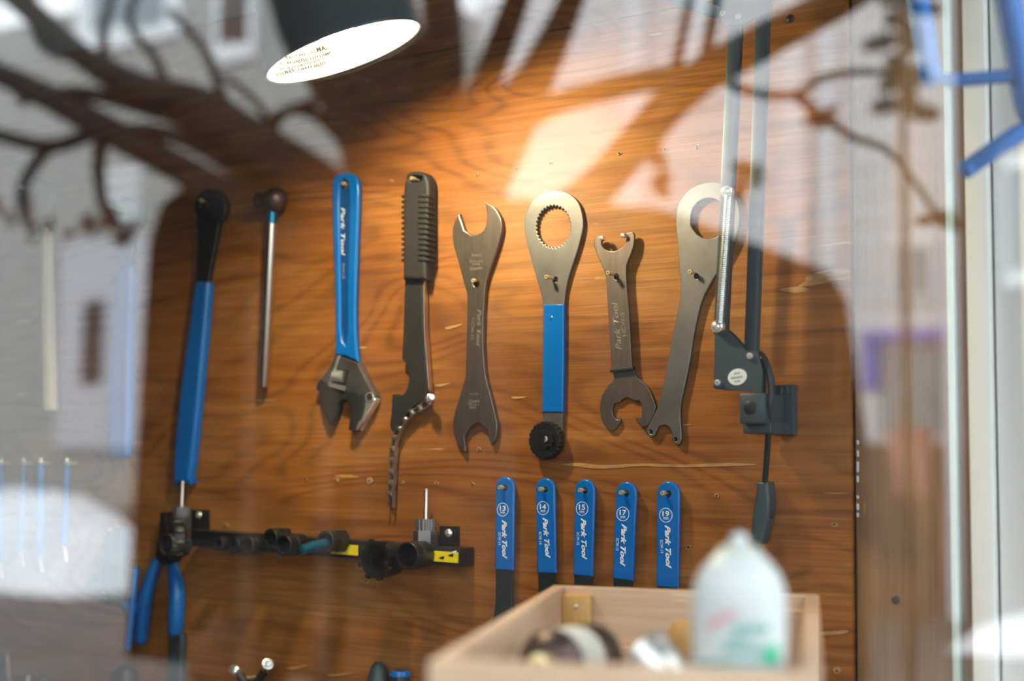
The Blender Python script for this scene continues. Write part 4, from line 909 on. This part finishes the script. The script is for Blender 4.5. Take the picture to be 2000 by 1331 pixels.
pin = [(0.0, RR * .9995), (.0005, RR - .0016)] + [(tt, inner_r(tt)) for tt in (.004, .05, .085, .110, .127)] + [(.1285, .004)]
lathe('white_lining', RC, A, pin, M['shade_in'], sh, 64, False)
bulb = lathe('bulb', RC + A * .005, A, [(0, .003), (.002, .009), (.007, .0150), (.014, .0178), (.024, .0178), (.040, .0150), (.068, .0130), (.103, .0130)], M['bulb'], lamp, 16)
lathe('bulb_socket', RC + A * .108, A, [(0, .0150), (.016, .0150), (.019, .012)], M['print'], lamp, 20)
# warning print inside the shade
U0 = rt; U1 = A.cross(U0); U0 = (rt - A * rt.dot(A)).normalized(); U1 = A.cross(U0).normalized()
def on_cone(px, py):
    """(angle, height) of the far inner wall seen at this pixel"""
    d = ray(px, py).normalized(); hit = None; s = 0.9
    while s < 2.4:
        q = CAM + d * s - RC; tt = q.dot(A); rad = (q - A * tt).length
        if 0 <= tt <= .11 and rad < inner_r(tt) : hit = 1
        elif hit: 
            return math.atan2(q.dot(U1), q.dot(U0)), tt
        s += .0004
    return None
def cone_pt(ang, tt): return RC + A * tt + (U0 * math.cos(ang) + U1 * math.sin(ang)) * (inner_r(tt) - .0004)
def cone_text(body, p0, p1, h, bold=0.03):
    a, b = on_cone(*p0), on_cone(*p1)
    if a is None or b is None: print('no print', body, a, b); return
    me = font_mesh(body, 0, bold); da = (b[0] - a[0] + math.pi) % (2 * math.pi) - math.pi; t0 = (a[1] + b[1]) / 2
    for v in me.vertices: v.co = cone_pt(a[0] + da * v.co.x, t0 + (b[1] - a[1]) * (v.co.x - .5) + h * v.co.y)
    me.materials.clear(); me.materials.append(M['goldprint']); link(bpy.data.objects.new('warning_lettering', me), sh)
cone_text('RISK OF FIRE - USE', (558, 116), (617, 103), .0029); cone_text('MAX', (619.5, 102.5), (646, 95.5), .0050)
cone_text('SELF-BALLASTED LED LAMP.', (546, 127), (650, 105), .0029)
cone_text("ATTENTION: RISQUE D'INCENDIE -", (537, 138.5), (640, 115), .0029)
cone_text('UTILISER', (534, 150), (555, 146.5), .0029); cone_text('MAX', (556.5, 146), (577, 141), .0044); cone_text('13 WATT SBLED', (579, 140), (636, 126), .0030)
q = on_cone(656, 92)
if q:
    vs, fs = [], []; n = 28
    for i in range(n):
        a = 2 * math.pi * i / n; 
        for k_ in (1.0, .8): vs.append(cone_pt(q[0] + k_ * .040 * math.cos(a) * (1 if math.sin(a) > -.5 else .7), q[1] + k_ * .0042 * math.sin(a)))
    for i in range(n): j = (i + 1) % n; fs.append((2 * i, 2 * i + 1, 2 * j + 1, 2 * j))
    mesh_obj('bulb_symbol', vs, fs, M['goldprint'], sh, 0)
# upper arm from the elbow to the shade neck
nk = RC + A * .176
el = W(1420, -10, YL - .002)
for dz in (0.0, -.022):
    a, b = el + V((0, 0, dz)), nk + V((.03, .0, .03 + dz)); d = (b - a).normalized(); wd = d.cross(EY).normalized(); yd = wd.cross(d)
    obox('upper_arm', (a + b) / 2, d, yd, wd, ((b - a).length, .010, .012), M['slate'], lamp, .0012)
tube('shade_neck', [nk - A * .01, nk + A * .014, nk + V((.03, 0, .03))], [.012, .011, .009], M['slate'], lamp, 14)
# cord and inline switch
tube('power_cord', [W(1476, 688, -.045), W(1488, 700, -.052), W(1500, 728, -.056), W(1506, 765, -.056), W(1502, 800, -.056), W(1500, 860, -.040), W(1494, 940, -.022)], .0030, M['shank'], lamp, 10, 6)
tube('power_cord', [W(1482, 688, -.038), W(1494, 700, -.045), W(1507, 735, -.048), W(1510, 770, -.046), W(1506, 805, -.046)], .0024, M['shank'], lamp, 10, 6)
sw_ = plate('inline_switch', [(1478, 941, 'c'), (1499, 941, 'c'), (1503, 985), (1499, 1015), (1491, 1052), (1486, 1063), (1474, 1062), (1466, 1054), (1468, 1010), (1474, 970)], -.024, .020, M['slate'], lamp, bevel=.003, res=2)
plate('switch_slider', [(1499, 985, 'c'), (1507, 987, 'c'), (1506, 1014, 'c'), (1499, 1013, 'c')], -.018, .008, M['shank'], sw_, bevel=.0015)
tube('power_cord', [W(1477, 1060, -.014), W(1474, 1100, -.014), W(1470, 1200, -.014), W(1468, 1420, -.014)], .0030, M['shank'], lamp, 10, 6)

# ================================================================== wooden box with its contents
ZR = CAM.z + (W(1080, 1143) - CAM).z * 0.845     # level of the rim
PC = [H(1080, 1143, ZR), H(1600, 1162, ZR), H(1602, 1316, ZR), H(835, 1291, ZR)]      # back pair, front pair
def plan(s_, t_): p_ = (PC[0] * (1 - s_) + PC[1] * s_) * (1 - t_) + (PC[3] * (1 - s_) + PC[2] * s_) * t_; return V((p_.x, p_.y, 0))
wid = (PC[1] - PC[0]).length; dep = (PC[3] - PC[0]).length; ts, tt_ = .012 / wid, .012 / dep
crate = thing('wooden_box', plan(.5, .5) + EZ * ZB, 'open pale pine box holding a white bottle at the front', 'box')
def crate_board(name, s0, s1, t0, t1, z0, z1, mat=M['crate'], bev=.0015):
    bm = bmesh.new(); lo = [bm.verts.new(plan(a_, b_) + EZ * z0) for a_, b_ in ((s0, t0), (s1, t0), (s1, t1), (s0, t1))]; hi = [bm.verts.new(v_.co + EZ * (z1 - z0)) for v_ in lo]
    bm.faces.new(lo); bm.faces.new(hi)
    for i in range(4): bm.faces.new((lo[i], lo[(i + 1) % 4], hi[(i + 1) % 4], hi[i]))
    bmesh.ops.bevel(bm, geom=list(bm.edges), offset=bev, segments=2, affect='EDGES', profile=.5)
    return bm_obj(name, bm, mat, crate, 30)
Z1 = ZB + .001
crate_board('back_board', 0, 1, 0, tt_, Z1, ZR); crate_board('front_board', 0, 1, 1 - tt_, 1, Z1, ZR)
crate_board('side_board', 0, ts, tt_, 1 - tt_, Z1, ZR); crate_board('side_board', 1 - ts, 1, tt_, 1 - tt_, Z1, ZR)
crate_board('bottom_board', ts, 1 - ts, tt_, 1 - tt_, Z1, ZB + .008)
crate_board('corner_cleat', ts, ts + .11, tt_, tt_ + .035, ZB + .008, ZR - .006, M['cleat']); crate_board('corner_cleat', 1 - ts - .09, 1 - ts, tt_, tt_ + .035, ZB + .008, ZR - .012, M['crate'])
crate_board('inner_rail', ts + .11, 1 - ts - .09, tt_, tt_ + .016, ZR - .075, ZR - .050)
lathe('cleat_screw', plan(ts + .055, tt_ + .0352) + EZ * (ZR - .016), plan(0, 1) - plan(0, 0), [(0, .0022), (.001, .002), (.0012, .0003)], M['spring'], crate, 10)
bxu = (plan(1, .5) - plan(0, .5)).normalized(); byu = (plan(.5, 1) - plan(.5, 0)).normalized()
def at_px(px, py, t_):                            # where the sight line meets the upright plane t_ of the way to the front
    a_, b_ = plan(0, t_), plan(1, t_); n_ = (b_ - a_).cross(EZ); d = ray(px, py); return CAM + d * ((a_ - CAM).dot(n_) / d.dot(n_))
# bottle
bc = at_px(1444, 1300, .87); rb_ = (at_px(1539, 1240, .87) - at_px(1350, 1240, .87)).length / 2 * .985
zt = at_px(1444, 1073, .87).z; zn = at_px(1438, 1047, .87).z; zsh = at_px(1444, 1195, .87).z
bo = V((bc.x, bc.y, ZB + .009))
bt = thing('white_bottle', bo, 'white plastic squeeze bottle with green and pink print in the pine box', 'bottle')
hh = zsh - bo.z; sp = zt - zsh; pr = [(0, rb_ * .9), (.003, rb_), (hh, rb_)]
pr += [(hh + sp * a_, rb_ * b_) for a_, b_ in ((.15, 1.0), (.29, .985), (.42, .945), (.557, .884), (.65, .815), (.73, .74), (.82, .635), (.91, .51), (.97, .43), (1.0, .36), (1.0, .005))]
body_ = lathe('bottle_body', bo, EZ, pr, M['bottle'], bt, 40)
M['capclear'] = material('frosted_cap', (0.66, 0.68, 0.58), 0.4, var=0.1)
lathe('cap_ring', V((bo.x, bo.y, zt - .004)), EZ, [(0, rb_ * .46), (.004, rb_ * .46), (.0055, rb_ * .38), (.0055, rb_ * .1)], M['capclear'], bt, 28)
lathe('nozzle', V((bo.x, bo.y, zt + .002)), EZ, [(0, .0062), (.003, .0056), (zn - zt - .004, .0046), (zn - zt - .001, .0040), (zn - zt, .0005)], M['bottle'], bt, 18)
def on_bottle(px, py):
    d = ray(px, py); dx = V((d.x, d.y)); o_ = V((CAM.x - bo.x, CAM.y - bo.y)); a_ = dx.dot(dx); b_ = 2 * o_.dot(dx); c_ = o_.dot(o_) - (rb_ + .0004) ** 2
    s = (-b_ - math.sqrt(max(b_ * b_ - 4 * a_ * c_, 0))) / (2 * a_); return CAM + d * s
def decal(name, pts, mat, sub=5):
    """print wrapped on the bottle, a fine grid over the pixel quad"""
    n = 8; vs, fs = [], []
    a, b, c_, d = [V(q_) for q_ in pts]
    for i in range(n + 1):
        for j in range(3):
            u, v = i / n, j / 2; q_ = (a * (1 - u) + b * u) * (1 - v) + (d * (1 - u) + c_ * u) * v; vs.append(on_bottle(q_.x, q_.y))
    for i in range(n):
        for j in range(2): k_ = i * 3 + j; fs.append((k_, k_ + 1, k_ + 4, k_ + 3))
    return mesh_obj(name, vs, fs, mat, body_, 60)
decal('pink_mark', [(1384, 1212), (1440, 1192), (1438, 1206), (1386, 1224)], M['pink']); decal('pink_mark', [(1380, 1216), (1402, 1206), (1402, 1226), (1384, 1230)], M['pink'])
for i in range(6): x = 1434 + i * 12; decal('teal_stroke', [(x, 1222), (x + 8, 1220), (x + 6, 1238), (x - 2, 1240)], M['teal'])
for i in range(4): x = 1420 + i * 11; decal('teal_stroke', [(x, 1246), (x + 7, 1244), (x + 5, 1254), (x - 2, 1256)], M['teal'])
for i in range(6): x = 1412 + i * 15; decal('teal_stroke', [(x, 1262), (x + 11, 1260), (x + 10, 1274), (x - 2, 1276)], M['teal'])
decal('green_corner', [(1494, 1272), (1517, 1254), (1522, 1290), (1488, 1296)], M['green'])
decal('teal_band', [(1358, 1292), (1525, 1292), (1525, 1302), (1358, 1302)], M['teal'])
# tipped can and chrome cup lying in the box
ca = at_px(1062, 1300, .70); cb = at_px(1150, 1288, .55)
can = thing('tipped_can', V((ca.x, ca.y, ZB + .009)), 'small tipped brown can with white label and dark open end', 'can')
ad = (cb - ca); rc_ = (at_px(1100, 1290, .62) - at_px(1100, 1222, .62)).length
lathe('can_body', ca, ad, [(0, rc_ * .45), (.003, rc_ * .7), (.008, rc_ * .8), (.012, rc_ * .98), (ad.length - .004, rc_)], M['bronze'], can, 36, False)
lathe('paper_label', ca + ad.normalized() * .014, ad, [(0, rc_ * .99), (ad.length * .48, rc_ * 1.012)], M['label'], can, 36, False)
lathe('steel_rim', ca + ad.normalized() * (ad.length - .006), ad, [(0, rc_), (.001, rc_ * 1.05), (.008, rc_ * 1.05), (.009, rc_ * .99), (.004, rc_ * .93), (-.02, rc_ * .93), (-.02, .001)], M['charcoal'], can, 36, False)
lathe('brass_plug', ca - ad.normalized() * .012, ad, [(0, rc_ * .2), (.002, rc_ * .34), (.014, rc_ * .36)], M['brass'], can, 20)
cc_ = at_px(1268, 1285, .70); cdv = (-bxu * .55 + EZ * .55 - byu * .35).normalized(); r2 = (at_px(1300, 1240, .70) - at_px(1225, 1305, .70)).length * .52
cp = thing('chrome_cup', V((cc_.x, cc_.y, ZB + .009)), 'shiny chrome cup lying tilted beside the white bottle', 'cup')
lathe('cup_shell', cc_ - cdv * .012, cdv, [(-.02, r2 * .5), (-.012, r2 * .85), (0, r2), (.010, r2), (.011, r2 * 1.06), (.016, r2 * 1.06), (.016, r2 * .9), (.008, r2 * .86), (.004, .001)], M['chrome'], cp, 36)
kn = thing('wood_knob', plan(.52, .12) + EZ * (ZB + .009), 'small rosy wooden knob against the back of the box', 'knob')
lathe('knob_head', at_px(1333, 1250, .12) + V((0, 0, -.02)), EZ, [(0, .006), (.012, .011), (.026, .012), (.034, .008), (.036, .001)], M['redwood'] if 'redwood' in M else M['cleat'], kn, 18)
lathe('knob_stem', plan(.52, .12) + EZ * (ZB + .009), EZ, [(0, .008), (.01, .006), (ZR - ZB - .075, .006)], M['cleat'], kn, 14)

# ================================================================== blue tubular hanger near the window edge
def at_depth(px, py, z):
    return CAM + ray(px, py) * z
rack = thing('blue_tube_rack', at_depth(1890, 150, 1.02), 'bright blue tubular steel bike rack hanging beside the white trim', 'rack')
def bt_(name, pts, r): return tube(name, [at_depth(*q) for q in pts], r, M['bluepaint'], rack, 14, 5)
bt_('upright_tube', [(1782, -70, 1.06), (1800, 40, 1.06), (1815, 140, 1.06), (1826, 156, 1.06)], .0085)
bt_('cross_tube', [(1822, 154, 1.06), (1880, 156, 1.05), (1975, 148, 1.04), (2000, 147, 1.04)], .0052)
bt_('upright_tube', [(1956, -70, 1.04), (1972, 20, 1.04), (1990, 110, 1.04), (2010, 210, 1.04), (2030, 240, 1.04)], .0100)
bt_('lower_tube', [(1883, 334, 1.05), (1900, 322, 1.05), (1960, 280, 1.04), (2030, 236, 1.04)], .0068)
bt_('hook_tube', [(1956, -68, 1.04), (1940, -130, 1.04), (1870, -150, 1.05), (1800, -130, 1.06), (1782, -68, 1.06)], .0085)
